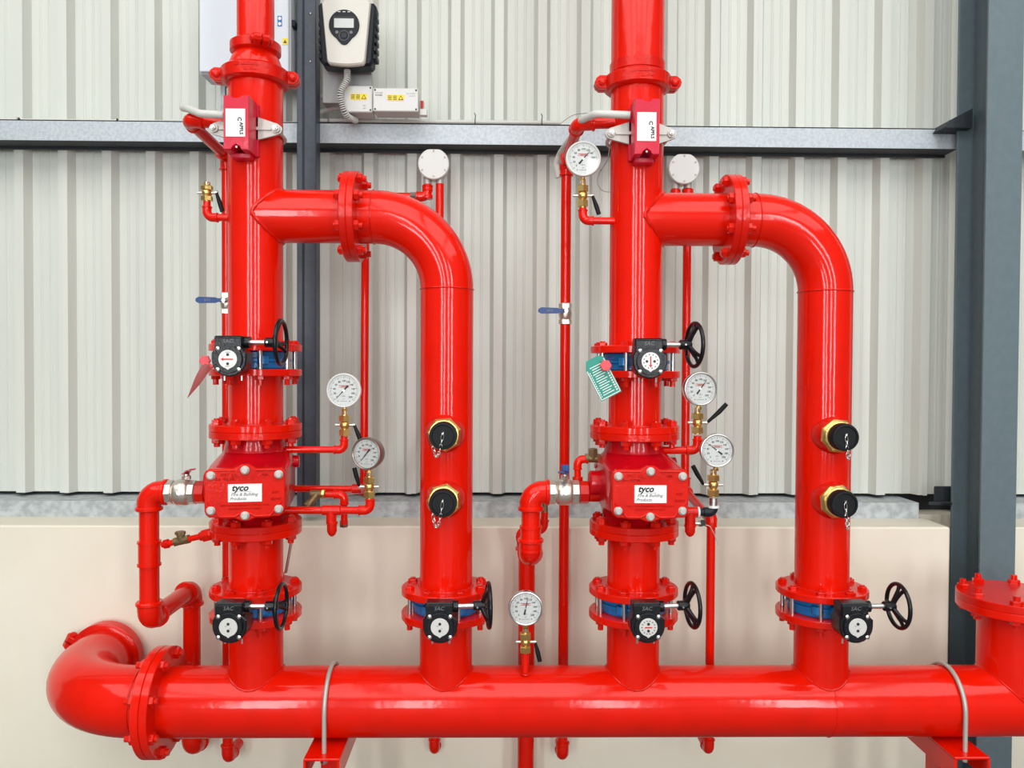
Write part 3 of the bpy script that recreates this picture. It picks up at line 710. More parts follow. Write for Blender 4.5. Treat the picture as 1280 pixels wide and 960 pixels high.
# ------------------------------------------------------------------ gauges and cocks
def gauge(px, py, Y, rpx, label, ang, turn=0, bezel='steel', text_red=True):
    c = P(px, py, Y); r = rpx*Y/F
    t = thing('pressure_gauge', label, 'gauge', c, turn, 'pressure gauges')
    part('case', MB().lathe((0, .034, 0), (0, -1, 0), [(0, .004), (.001, r*.82), (.005, r*.90), (.030, r*.92), (.036, r*.95)], bezel, 44), t)
    part('bezel', MB().lathe((0, 0, 0), (0, -1, 0), [(-.006, r*.95), (-.004, r), (.006, r), (.009, r*.97), (.0095, r*.93), (.0075, r*.88), (.003, r*.865)], bezel if bezel != 'white' else 'white', 48), t)
    d = MB().cyl((0, .001, 0), (0, -.0035, 0), r*.885, 'dial', 48); y = -.0036; R = r*.885
    lab = ['0', '20', '40', '60', '80', '100', '120', '140', '160', '180', '200']
    for i in range(51):
        q = rad(225-270*i/50); u = V((cos(q), 0, sin(q))); v = V((-sin(q), 0, cos(q))); L = .1 if i % 5 else .16
        w2 = R*(.008 if i % 5 else .014)
        p = V((0, y-.0002, 0)); d.add([p+u*R*.93+v*w2, p+u*R*.93-v*w2, p+u*R*(.93-L)-v*w2, p+u*R*(.93-L)+v*w2], [[0, 1, 2, 3]], 'inkgrey')
        if i % 5 == 0: d.text(lab[i//5], R*.17, p+u*R*.62, k='ink', bold=R*.004)
    part('dial', d, t)
    pr = MB()
    pr.box((-R*.34, y-.0003, R*.30), (R*.34, y, R*.335), 'inkred').box((-R*.34, y-.0003, R*.19), (R*.34, y, R*.22), 'inkred')
    pr.text('GAUGE', R*.12, (0, y-.0002, R*.262), k='inkred', bold=R*.003)
    pr.text('kPa', R*.15, (0, y-.0002, -R*.38), k='inkgrey').text('psi', R*.12, (0, y-.0002, -R*.55), k='inkgrey')
    pr.box((-R*.24, y-.0003, -R*.72), (R*.24, y, -R*.70), 'inkgrey')
    for s in (-1, 1): pr.cyl((s*R*.38, y, -R*.70), (s*R*.38, y-.0004, -R*.70), R*.035, 'ink', 10)
    part('dial_print', pr, t)
    q = rad(ang); u = V((cos(q), 0, sin(q))); v = V((-sin(q), 0, cos(q))); o = V((0, -.0055, 0)); nd = MB()
    pts = [u*R*.80, u*R*.1+v*R*.035, -u*R*.12+v*R*.045, -u*R*.42+v*R*.06, -u*R*.42-v*R*.06, -u*R*.12-v*R*.045, u*R*.1-v*R*.035]
    nd.add([o+p for p in pts]+[o+p-V((0, .0006, 0)) for p in pts], [[0, 1, 2, 3, 4, 5, 6], [13, 12, 11, 10, 9, 8, 7]]+[[i, (i+1) % 7, 7+(i+1) % 7, 7+i] for i in range(7)], 'ink')
    nd.cyl(o, o-V((0, .0016, 0)), R*.07, 'steel', 16)
    part('needle', nd, t)
    part('lens', MB().cyl((0, -.0076, 0), (0, -.0084, 0), R*.985, 'glass', 40), t)
    part('stem', MB().cyl((0, .012, -r*.9), (0, .012, -r-.010), .0065, 'brass', 16).hexa((0, .012, -r-.004), (0, 0, -1), .0095, .008, 'brass'), t)
    return c, r
def cock(x, y, z1, z0, label, side=1, hang=-1, group='brass gauge cocks', tilt=.12, k='brass'):
    """brass cock from z1 (top) down to z0"""
    L = z1-z0
    t = thing('gauge_cock', label, 'valve', (x, y, z0), 0, group)
    b = MB().lathe((0, 0, 0), (0, 0, 1), [(0, .010), (L*.98, .0095)], k, 16)
    b.hexa((0, 0, L*.04), (0, 0, 1), .0185, L*.24, k).hexa((0, 0, L*.58), (0, 0, 1), .0190, L*.22, k).hexa((0, 0, L*.84), (0, 0, 1), .0105, L*.14, 'nickel')
    b.sphere((0, 0, L*.44), .0162, k, 16)
    part('body', b, t)
    part('spindle', MB().cyl((-.030, 0, L*.44), (.030, 0, L*.44), .0045, 'nickel' if k == 'brass' else k, 12).cyl((side*.026, 0, L*.44), (side*.034, 0, L*.44), .0065, 'nickel', 12), t)
    h = [V((side*.031, -.002, L*.44)), V((side*(.032+tilt*.02), -.004, L*.44+hang*.012)), V((side*(.034+tilt*.06), -.006, L*.44+hang*.034)), V((side*(.036+tilt*.1), -.007, L*.44+hang*.060))]
    part('lever', MB().tube(h, [.0045, .0055, .0075, .0070], 'rubber', 12), t)

YT = 2.56
# left riser gauges
gauge(430, 488, YT, 21.5, 'pressure gauge at upper left of the trim, beside the slate post', 228, bezel='white')
c = P(430, 513, YT); d = P(430, 546, YT)
cock(c.x, YT+.012, c.z, d.z, 'brass cock under the upper gauge of the left riser', 1, -1, tilt=.2)
gauge(459, 567, 2.50, 20.5, 'brown-rimmed pressure gauge turned slightly right, lower one of the left riser', 230, rad(-20), bezel='bezelbrown')
c = P(461, 590, 2.50); d = P(461, 624, 2.50)
cock(c.x+.0, 2.512, c.z, d.z, 'brass cock under the brown-rimmed gauge', -1, 1, tilt=.1)
# right riser gauges
gauge(729, 199, YT-.03, 22, 'pressure gauge with white rim beside the right flow switch', 50, bezel='white')
c = P(729, 224, YT-.03); d = P(729, 259, YT-.03)
cock(c.x, YT-.018, c.z, d.z, 'brass cock under the highest gauge', 1, -1, tilt=.15)
gauge(875, 486, 2.52, 21.5, 'upper pressure gauge right of the right riser, needle pointing upper right', 54, rad(6))
c = P(873, 510, 2.52); d = P(873, 543, 2.52)
cock(c.x, 2.532, c.z, d.z, 'brass cock under the upper right-hand gauge, lever raised', 1, 1, tilt=.55)
gauge(896, 563, 2.47, 21.5, 'pressure gauge with needle pointing upper left, lowest right of the right riser', 143)
c = P(893, 587, 2.47); d = P(893, 622, 2.47)
cock(c.x, 2.482, c.z, d.z, 'brass cock with lever raised to the left, above the black elbow', -1, 1, tilt=.3)
gauge(657, 760, 2.52, 22, 'pressure gauge standing low on the header between the pipe sets', 78)
c = P(657, 786, 2.52); d = P(657, 818, 2.52)
cock(c.x, 2.532, c.z, d.z, 'brass cock between the header and the low central gauge', 1, -1, tilt=.1)
nip = thing('gauge_nipple', 'small red nipple welded on the header under the central gauge', 'pipe', (c.x, 2.532, ZH+RH-.006))
part('nipple', MB().cyl((0, 0, -.004), (0, 0, d.z-ZH-RH+.008), .011, 'red', 16).torus((0, 0, 0), (0, 0, 1), .013, .004, 'redrough', 20), nip)

# ------------------------------------------------------------------ trim pipework
def tp_(name, label, cat='pipe', group=None): return thing(name, label, cat, (0, 0, 0), 0, group)
def ball_valve(p0, p1, r, label, k='nickel', lever=None, group=None, name='ball_valve'):
    p0, p1 = V(p0), V(p1); ax = (p1-p0).normalized(); L = (p1-p0).length
    t = thing(name, label, 'valve', p0, 0, group)
    b = MB().hexa((0, 0, 0), ax, r*1.28, L*.24, k, 8).hexa(ax*L*.76, ax, r*1.28, L*.24, k, 8)
    b.lathe(ax*L*.2, ax, [(0, r*1.0), (L*.06, r*1.22), (L*.15, r*1.38), (L*.45, r*1.38), (L*.54, r*1.22), (L*.6, r)], k, 28)
    part('body', b, t)
    if lever: lever(t, ax*L*.5, r)
    return t
RD = .0302
def drain(px, yb, side, xvalve0, xvalve1, xin, below, lever):
    """2 in drain: out of the alarm valve, ball valve, down, back to the wall plane and down behind the header"""
    z = P(xvalve0, 614, YP).z; X = P(px, 700, YP).x; zb = P(px, yb, YP).z
    t = tp_('drain_pipe', 'red drain pipe looping down left of the %s alarm valve' % side, group='two-inch drain pipes')
    a = V((P(xvalve0, 614, YP).x, YP-.02, z)); yb2 = 2.90
    ylow = below
    screwed_run(t, [a, (X, YP-.02, z), (X, YP-.02, zb), (X, yb2, zb), (X, yb2, ylow), (X, 3.02, ylow)], RD, 'red', R=.038, tail=.35)
    for py in ((676, 704) if side == 'left' else (657, 686)):
        q = P(px, py, YP); part('collar', MB().lathe((X, YP-.02, q.z-.004), (0, 0, 1), [(0, RD), (.001, RD*1.2), (.008, RD*1.2), (.009, RD)], 'red', 24), t)
    q1 = P(px, (690 if side == 'left' else 671), YP)
    part('coupling', MB().cyl((X, YP-.02, q1.z-.034), (X, YP-.02, q1.z+.034), RD*1.1, 'red', 24, ch=.001), t)
    part('inlet', MB().cyl((P(xvalve1, 614, YP).x, YP-.02, z), (P(xin, 614, YP).x, YP-.02, z), RD, 'redrough', 24).hexa((P(xvalve1, 614, YP).x, YP-.02, z), (1, 0, 0), RD*1.2, .03, 'redrough', 8), t)
    ball_valve(a, (P(xvalve1, 614, YP).x, YP-.02, z), RD, 'nickel ball valve with %s on the drain of the %s riser' % (('red lever', side) if side == 'left' else ('blue lever', side)), 'nickel', lever, 'drain ball valves')
    return t
def lever_red(t, c, r):
    m = MB().cyl(c+V((.012, 0, r)), c+V((.012, 0, r*1.95)), .0095, 'nickel', 14).hexa(c+V((.012, 0, r*1.35)), (0, 0, 1), .014, .012, 'nickel')
    part('stem', m, t)
    h = MB()
    q = [c+V((.006, 0, r*1.9)), c+V((.012, 0, r*1.95)), c+V((.026, -.02, r*2.3)), c+V((.050, -.05, r*2.55)), c+V((.066, -.09, r*2.75))]
    for i in range(len(q)-1):
        pass
    w2 = V((.006, .010, 0)); vv, ff = [], []
    for i, p in enumerate(q): vv += [p+w2, p-w2, p-w2+V((0, 0, .0035)), p+w2+V((0, 0, .0035))]
    for i in range(len(q)-1):
        for j in range(4): ff.append([i*4+j, i*4+(j+1) % 4, i*4+4+(j+1) % 4, i*4+4+j])
    ff += [[3, 2, 1, 0], [len(vv)-4, len(vv)-3, len(vv)-2, len(vv)-1]]
    part('lever', h.add(vv, ff, 'pinkmetal'), t)
def lever_blue(t, c, r):
    part('stem', MB().cyl(c+V((0, 0, r)), c+V((0, 0, r*2.0)), .009, 'nickel', 14).hexa(c+V((0, 0, r*1.35)), (0, 0, 1), .014, .012, 'nickel'), t)
    part('lever', MB().prism([(-.010, -.01), (.010, -.01), (.014, .03), (.006, .115), (-.012, .115), (-.016, .03)], c+V((0, 0, r*2.0)), (1, 0, .1), (-.15, -.9, .14), (0, 0, 1), .004, 'bluegrip')
         .box(c+V((-.012, -.026, r*2.0)), c+V((.012, -.018, r*2.0+.03)), 'bluegrip', .002), t)
drain(190, 772, 'left', 213, 250, 268, P(247, 934, 2.9).z, lever_red)
drain(663, 694, 'right', 686, 724, 748, P(655, 1000, 2.9).z, lever_blue)

# small check-valve line, left riser
t = tp_('bypass_trim', 'small red line with brass check valve below the left alarm valve')
a = P(203, 681, YP-.02); b = P(262, 668, YP-.05)
screwed_run(t, [a, b], .0095, elbow=False)
u_ = (b-a).normalized(); c = a+u_*(.42*(b-a).length)
part('check_valve', MB().hexa(c-u_*.026, u_, .015, .012, 'bronze').hexa(c+u_*.014, u_, .015, .012, 'bronze').cyl(c-u_*.02, c+u_*.02, .013, 'bronze', 16)
     .cyl(c, c+V((-.004, -.004, .022)), .0125, 'bronze', 16).hexa(c+V((-.004, -.004, .020)), (0, 0, 1), .0165, .010, 'bronze'), t)
for f in (.04, .80): part('fitting', MB().cyl(a+u_*(f*(b-a).length), a+u_*((f+.10)*(b-a).length), .0145, 'redrough', 16, ch=.002), t)
part('union', MB().hexa(b-u_*.02, u_, .021, .026, 'redrough').sphere(b, .018, 'redrough'), t)
# small line above the ball valve, left and right (behind the valve bodies)
t = tp_('side_elbow', 'small red elbow peeping out behind the left alarm valve')
screwed_run(t, [P(284, 600, YP+.04), P(279, 575, YP+.04), P(300, 572, YP+.04)], .011)
t = tp_('test_trim', 'small red line with bronze valve left of the right alarm valve')
screwed_run(t, [P(762, 574, YP+.02), P(722, 574, YP+.02), P(722, 603, YP+.02)], .0110)
c = P(741, 573, YP+.02)
part('check_valve', MB().hexa(c-V((.025, 0, 0)), (1, 0, 0), .0165, .012, 'bronze').hexa(c+V((.013, 0, 0)), (1, 0, 0), .0165, .012, 'bronze').cyl(c-V((.02, 0, 0)), c+V((.02, 0, 0)), .0135, 'bronze', 16)
     .hexa(c, (0, -.1, 1), .016, .032, 'bronze'), t)
part('tee', MB().cyl(P(722, 596, YP+.02), P(722, 606, YP+.02), .017, 'redrough', 16), t)
t = tp_('test_trim', 'short hanging red line with bronze nipple behind the right drain pipe')
screwed_run(t, [P(681, 625, YP+.12), P(681, 652, YP+.12)], .0105, 'bronze', elbow=False, name='nipple')
screwed_run(t, [P(681, 640, YP+.12), P(679, 663, YP+.12), P(668, 663, YP+.12)], .0125)

# right-hand trim of the left riser
YR = 2.55
t = tp_('gauge_line', 'upper red gauge line right of the left alarm valve')
a = P(430, 548, YR+.02); z_ = P(430, 563, YR).z
screwed_run(t, [(P(342, 563, YR).x, YR+.022, z_), (a.x, YR+.022, z_), (a.x, YR+.022, a.z+.010)], .0108)
t = tp_('gauge_line', 'lower red gauge line with tee right of the left alarm valve')
a = P(462, 626, 2.50); z_ = P(430, 638, 2.51).z
screwed_run(t, [(P(338, 638, 2.51).x, 2.512, z_), (a.x, 2.512, z_), (a.x, 2.512, a.z)], .0120)
x_ = P(414, 640, 2.51).x
part('tee', MB().cyl((x_-.03, 2.512, z_), (x_+.03, 2.512, z_), .0160, 'redrough', 20, ch=.002).cyl((x_, 2.512, z_), (x_, 2.512, z_-.04), .0160, 'redrough', 20, ch=.002), t)
part('cap', MB().lathe((x_+.002, 2.512, z_-.036), (0, 0, -1), [(0, .018), (.006, .018), (.007, .0155), (.030, .0155), (.040, .011), (.046, .004)], 'redrough', 20), t)
t = tp_('drip_line', 'thin red line with bronze strainer crossing in front of the slate post')
zq = P(420, 612, 2.62).z; zz = P(432, 655, 2.62).z
screwed_run(t, [(P(352, 612, 2.62).x, 2.64, zq), (P(450, 611, 2.7).x, 2.64, zq)], .0105, elbow=False)
part('socket', MB().cyl((P(440, 611, 2.64).x, 2.64, zq), (P(452, 611, 2.64).x, 2.64, zq), .016, 'redrough', 20, ch=.002), t)
screwed_run(t, [(P(404, 618, 2.62).x, 2.61, zq-.014), (P(431, 618, 2.62).x, 2.61, zq-.014), (P(431, 655, 2.62).x, 2.61, zz)], .0110)
c = V((P(396, 616, 2.6).x, 2.605, zq-.012))
part('strainer', MB().cyl(c-V((.022, 0, 0)), c+V((.026, 0, 0)), .0125, 'bronze', 16).hexa(c+V((.016, 0, 0)), (1, 0, 0), .015, .010, 'brass').cyl(c, c+V((-.026, -.014, -.034)), .0125, 'bronze', 16).hexa(c+V((-.020, -.011, -.027)), (-.6, -.3, -.75), .0155, .016, 'bronze'), t)
part('plug', MB().hexa((P(430, 650, 2.6).x-.004, 2.62, zz+.012), (0, 0, -1), .014, .022, 'bronze'), t)

# right-hand trim of the right riser
t = tp_('gauge_line', 'red gauge line bending up right of the right alarm valve')
a = P(873, 545, 2.52); z_ = P(860, 563, 2.53).z
screwed_run(t, [(P(815, 563, 2.53).x, 2.532, z_), (a.x, 2.532, z_), (a.x, 2.532, a.z)], .0120)
t = tp_('gauge_line', 'black and silver elbow line under the lowest right-hand gauge')
a = P(893, 623, 2.47); z_ = P(893, 641, 2.47).z; xe = P(893, 641, 2.47).x
part('nipple', MB().cyl((a.x, 2.482, a.z), (a.x, 2.482, z_+.016), .0125, 'steel', 20), t)
part('elbow', MB().tube(fillet([(a.x, 2.482, z_+.018), (a.x, 2.482, z_), (a.x-.03, 2.482, z_)], .016, 8), .0155, 'charcoal', 20).cyl((a.x, 2.482, z_+.014), (a.x, 2.482, z_+.020), .0175, 'paper', 16), t)
part('nipple', MB().cyl((a.x-.026, 2.482, z_), (a.x-.048, 2.482, z_), .012, 'charcoal', 20).cyl((a.x-.044, 2.482, z_), (a.x-.050, 2.482, z_), .0165, 'paper', 16), t)
x2 = P(863, 641, 2.48).x
part('tee', MB().cyl((a.x-.048, 2.482, z_), (x2-.075, 2.482, z_), .0165, 'redrough', 20, ch=.002).cyl((x2, 2.482, z_), (x2, 2.482, z_-.045), .0165, 'redrough', 20, ch=.002), t)
part('cap', MB().lathe((x2, 2.482, z_-.040), (0, 0, -1), [(0, .0185), (.006, .0185), (.007, .016), (.022, .016), (.032, .011), (.037, .004)], 'redrough', 20), t)
part('drip_valve', MB().cyl((x2+.014, 2.475, z_-.034), (x2+.040, 2.475, z_-.036), .006, 'steel', 12).hexa((x2+.026, 2.475, z_-.035), (1, 0, 0), .010, .010, 'bezelbrown').box((x2+.030, 2.465, z_-.040), (x2+.044, 2.47, z_-.022), 'ink'), t)
q0 = V((x2+.040, 2.474, z_-.037))
part('wire', MB().tube(fillet([q0, q0+V((.02, 0, -.005)), q0+V((.034, 0, -.030)), q0+V((.046, 0, -.064))], .015, 5), .0012, 'alu', 8), t)
# ------------------------------------------------------------------ wall-side small pipes
RS = .0185
def cockline(side):
    pass
YW = 2.90
def blue_lever_valve(x, y, z, label, L=.075):
    t = thing('ball_valve', label, 'valve', (x, y, z), 0, 'blue lever ball valves')
    part('body', MB().hexa((0, 0, -.038), (0, 0, 1), .0235, .018, 'nickel', 6, .5).hexa((0, 0, .020), (0, 0, 1), .0235, .018, 'nickel', 6, .5).lathe((0, 0, -.024), (0, 0, 1), [(0, .018), (.008, .022), (.024, .0245), (.040, .022), (.048, .018)], 'nickel', 24).cyl((0, -.01, .008), (0, -.036, .008), .010, 'nickel', 16), t)
    part('lever', MB().prism([(.010, -.006), (.010, .006), (-.022, .007), (-.030, .010), (-L-.014, .012), (-L-.024, .006), (-L-.026, 0), (-L-.024, -.006), (-L-.014, -.011), (-.030, -.010), (-.022, -.007)], (0, -.032, .008), (1, 0, 0), (0, 0, 1), (0, -1, 0), .004, 'bluegrip', .001), t)
    part('lever_print', MB().text('KITZ', .010, (-.058, -.0362, .008), k='inkgrey', bold=.0004), t)
    part('nut', MB().hexa((0, -.036, .008), (0, -1, 0), .008, .006, 'steel'), t)
# right: test pipe from riser to the wall plane, down behind the header
t = tp_('test_pipe', 'red test pipe with blue lever valve running down the cladding at centre')
a = P(722, 157, YP); X = P(706, 500, YW).x
z_ = a.z; yv = P(706, 392, YW).z
screwed_run(t, [(xB-.04, YP-.02, P(785, 155, YP).z), (P(722, 157, YP).x, YP-.02, z_), (X, YW, P(709, 203, YW).z), (X, YW, P(706, 945, YW).z), (X, YW+.12, P(706, 945, YW).z)], RS, R=.028)
part('fitting', MB().cyl((X, YW, P(706, 213, YW).z), (X, YW, P(706, 204, YW).z), .025, 'red', 20, ch=.002), t)
blue_lever_valve(X, YW, yv, 'ball valve with blue lever on the test pipe at centre')
# left
t = tp_('test_pipe', 'red test pipe hugging the left side of the left riser')
X = P(284, 420, YW).x; a = P(237, 152, YP)
screwed_run(t, [(xA-.04, YP-.02, P(280, 160, YP).z), (a.x, YP-.02, a.z), (X, YW, P(284, 196, YW).z), (X, YW, P(290, 948, YW).z), (X, YW+.12, P(290, 948, YW).z)], RS, R=.028)
blue_lever_valve(X, YW, P(284, 379, YW).z, 'ball valve with blue lever behind the left riser')
# open cock at the left of the left riser
t = tp_('gauge_line', 'small red elbow line with open brass cock, left of the left riser')
a = P(257, 251, YT); z_ = P(257, 271, YT).z
screwed_run(t, [(xA-.07, YT+.012, z_), (a.x, YT+.012, z_), (a.x, YT+.012, a.z-.0)], .0115)
b = P(257, 226, YT)
cock(a.x, YT+.012, b.z, a.z, 'brass cock without gauge, left of the left riser', 1, -1, tilt=.15)
t = tp_('gauge_line', 'small red elbow line feeding the highest gauge')
a = P(729, 259, YT-.03); z_ = P(729, 275, YT-.03).z
screwed_run(t, [(xB-.06, YT-.018, z_), (a.x, YT-.018, z_), (a.x, YT-.018, a.z)], .0115)

# round pressure switch boxes under the girt and their pipes
def round_box(px, py, label):
    c = P(px, py, 3.12); r = .060
    t = thing('pressure_switch', label, 'switch', c, 0, 'round switch boxes')
    part('housing', MB().lathe((0, .07, 0), (0, -1, 0), [(0, r*.9), (.060, r*.93), (.062, r*.93)], 'alu', 36), t)
    poly = [(r*cos(q), min(r*sin(q), r*.93)) for q in [2*pi*i/44 for i in range(44)]]
    part('lid', MB().prism(poly, (0, .010, 0), (1, 0, 0), (0, 0, 1), (0, -1, 0), .016, 'white', .003), t)
    for i in range(6):
        q = rad(30+60*i+(0 if i else 0)); part('lid_screw', MB().cyl((r*.84*cos(q), -.006, r*.84*sin(q)*.97), (r*.84*cos(q), -.0075, r*.84*sin(q)*.97), .0042, 'bezelbrown', 10), t)
    for dx in (-.026, .022): part('hub', MB().cyl((dx, .03, -r*.75), (dx, .03, -r-.012), .016, 'alu', 16), t)
    return c
cA = round_box(542, 205, 'round white switch box under the girt, above the left bypass bend')
cB = round_box(855, 211, 'round white switch box under the girt, right of the right riser')
RQ = .0155
t = tp_('alarm_line', 'thin red line from the left switch box passing behind the bypass to the trim')
zt_ = cA.z-.07; xl = P(454, 450, 3.1).x; ze = P(530, 246, 3.15).z
screwed_run(t, [(cA.x-.026, 3.15, zt_), (cA.x-.026, 3.15, ze), (xl, 3.15, ze), (xl, 3.12, P(454, 612, 3.12).z), (xl, 2.66, P(452, 612, 2.70).z)], RQ, R=.024)
for dz in (0, .03): part('coupling', MB().cyl((cA.x-.026, 3.15, zt_-.012-dz), (cA.x-.026, 3.15, zt_-.030-dz), .021, 'red', 18, ch=.002), t)
part('valve', MB().hexa((P(513, 246, 3.15).x, 3.15, ze), (1, 0, 0), .018, .03, 'bezelbrown'), t)
t = tp_('conduit_pipe', 'straight red pipe dropping behind the left bypass from the switch box')
screwed_run(t, [(cA.x+.022, 3.15, zt_+.0), (cA.x+.022, 3.15, 1.35), (cA.x+.022, 2.97, 1.22), (cA.x+.022, 2.97, P(545, 938, 2.97).z), (cA.x+.022, 3.02, P(545, 938, 2.97).z)], RQ*1.05, R=.022)
t2 = t
t = tp_('alarm_line', 'thin red line dropping from the right switch box beside the right riser')
zt_ = cB.z-.07; xr3 = cB.x+.022
screwed_run(t, [(xr3, 3.15, zt_), (xr3, 3.15, P(862, 612, 3.15).z), P(888, 650, 2.75)], .0165, R=.03)
part('coupling', MB().cyl((xr3, 3.15, zt_-.002), (xr3, 3.15, zt_-.03), .022, 'red', 18, ch=.002), t)
t = tp_('alarm_line', 'short red nipple under the right switch box')
part('pipe', MB().cyl((cB.x-.026, 3.15, zt_), (cB.x-.026, 3.15, zt_-.14), .015, 'red', 18).cyl((cB.x-.026, 3.15, zt_-.004), (cB.x-.026, 3.15, zt_-.03), .020, 'red', 18, ch=.002), t)
t = tp_('drain_line', 'thin red drain pipe from the right gauges down behind the header')
a = P(888, 650, 2.75); xq = P(888, 740, 2.75).x
screwed_run(t, [(xq, 2.75, a.z+.02), (xq, 2.75, P(885, 938, 2.75).z), (xq, 3.02, P(885, 938, 2.75).z)], .0150, R=.022)
part('socket', MB().lathe((xq, 2.75, a.z-.025), (0, 0, 1), [(0, .016), (.002, .020), (.03, .021), (.05, .015)], 'red', 20), t)

# ------------------------------------------------------------------ electrical items
# white enclosure behind the left riser
a = P(249, 92, 3.06); b = P(363, -40, 3.06)
t = thing('enclosure', 'white electrical enclosure behind the top of the left riser', 'enclosure', (a.x, 3.06, a.z))
W, H = b.x-a.x, b.z-a.z
part('box', MB().box((0, .004, 0), (W, .125, H), 'panelwhite', .004), t)
part('door', MB().box((.004, -.010, .004), (W-.004, .004, H-.004), 'panelwhite', .003), t)
for (p0, p1, k) in (((347, 33), (352.5, 20), 'inkblue'), ((353, 56), (360, 48), 'yellow')):
    q0 = P(*p0, 3.05)-V((a.x, 3.06, a.z)); q1 = P(*p1, 3.05)-V((a.x, 3.06, a.z))
    m = MB().box((q0.x, -.0115, q0.z), (q1.x, -.010, q1.z), k); cx, cz = (q0.x+q1.x)/2, (q0.z+q1.z)/2
    if k == 'yellow': m.prism([(-.007, -.006), (.007, -.006), (0, .007)], (cx, -.0115, cz), (1, 0, 0), (0, 0, 1), (0, -1, 0), .0005, 'ink').text('!', .009, (cx, -.0122, cz-.001), k='yellow')
    else:
        for s in (-1, 1): m.cyl((cx, -.0115, cz+s*.010), (cx, -.012, cz+s*.010), .006, 'paper', 14)
    part('sticker', m, t)
part('lock', MB().box((W-.006, .02, .19), (W+.012, .06, .215), 'charcoal', .002), t)
part('mounting_rail', MB().box((.045, .10, -.18), (.062, .12, 0), 'galvd').box((.062, .115, -.01), (W+.03, .125, 0), 'galvd'), t)

# detector unit
cx = P(433, 40, 3.0).x; z1 = P(433, -1, 3.0).z; z0 = P(433, 82, 3.0).z; zc = (z0+z1)/2; H = (z1-z0)/2
t = thing('detector_unit', 'cream and black smoke detection unit with small display', 'detector', (cx, 3.0, zc))
def trap(wt, wb, h, bow=.0, n=6):
    p = [(-wb, -h+.01), (-wb+.008, -h)] + [(-wb+.008+(2*wb-.016)*i/n, -h-bow*sin(pi*i/n)) for i in range(1, n)] + [(wb-.008, -h), (wb, -h+.01)]
    p += [(wt, h-.012), (wt-.010, h)] + [(wt-.01-(2*wt-.02)*i/n, h+bow*sin(pi*i/n)) for i in range(1, n)] + [(-wt+.01, h), (-wt, h-.012)]
    return p
part('rear_case', MB().prism(trap(.108, .095, H-.006, .004), (0, .078, 0), (1, 0, 0), (0, 0, 1), (0, -1, 0), .068, 'charcoal', .010), t)
part('front_cover', MB().prism([(x, z) for x, z in trap(.090, .070, H-.004, .006)], (0, .012, 0), (1, 0, 0), (0, 0, 1), (0, -1, 0), .022, 'cream', .006), t)
for s in (-1, 1):
    m = MB()
    for i in range(6): m.box((s*.100-.008, .02, -.09+.030*i), (s*.100+.010, .076, -.09+.030*i+.020), 'charcoal', .003)
    part('side_ribs', m, t)
q = P(431, 33, 3.0); ox, oz = q.x-cx, q.z-zc
pan = [(.056*cos(a_), .056*sin(a_)) for a_ in [rad(-58+i*(296/36)) for i in range(37)]]
pan += [(-.018, -.062), (-.010, -.070), (0, -.073), (.010, -.070), (.018, -.062)]
part('control_panel', MB().prism(pan, (ox, -.010, oz), (1, 0, 0), (0, 0, 1), (0, -1, 0), .005, 'charcoal', .001), t)
part('display', MB().box((ox-.040, -.0165, oz-.012), (ox+.040, -.0151, oz+.030), 'ink').box((ox-.036, -.0172, oz-.012), (ox+.036, -.0165, oz+.022), 'screen'), t)
m = MB()
for i, s in enumerate((-.018, 0, .018)): m.box((ox+s-.005, -.016, oz+.046), (ox+s+.005, -.015, oz+.0485), 'paper')
for s in (-1, 1): m.cyl((ox+s*.026, -.015, oz-.028), (ox+s*.026, -.0165, oz-.028), .006, 'inkgrey', 14)
m.torus((ox, -.0155, oz-.040), (0, 1, 0), .018, .0012, 'inkgrey', 28, 6).cyl((ox, -.015, oz-.040), (ox, -.017, oz-.040), .010, 'slated', 20)
part('buttons', m, t)
part('mounting_bracket', MB().box((-.112, .115, -H-.10), (.075, .130, H+.02), 'conduitd').box((-.112, .13, -H-.1), (.06, .19, -H-.04), 'galvd'), t)
cd2 = tp_('flexible_conduit', 'grey ribbed flexible conduit hanging from the detector unit', 'conduit')
pts = fillet([P(434, 84, 3.05), P(434, 100, 3.04), P(424, 118, 3.03), P(432, 145, 3.06), P(445, 151, 3.14)], .04, 8)
m = MB().tube(pts, .0088, 'slate', 14); part('core', m, cd2)
m = MB(); tot = 0
dense = []
left = 0
for i in range(len(pts)-1):
    L = (pts[i+1]-pts[i]).length
    while left < L:
        dense.append((pts[i].lerp(pts[i+1], left/L), (pts[i+1]-pts[i]).normalized())); left += .0078
    left -= L
for p, d in dense: m.torus(p, d, .0105, .0027, 'conduit', 14, 6)
part('ribs', m, cd2, kind='stuff')
part('gland', MB().cyl(P(434, 82, 3.05), P(434, 92, 3.05), .012, 'conduit', 16), cd2)

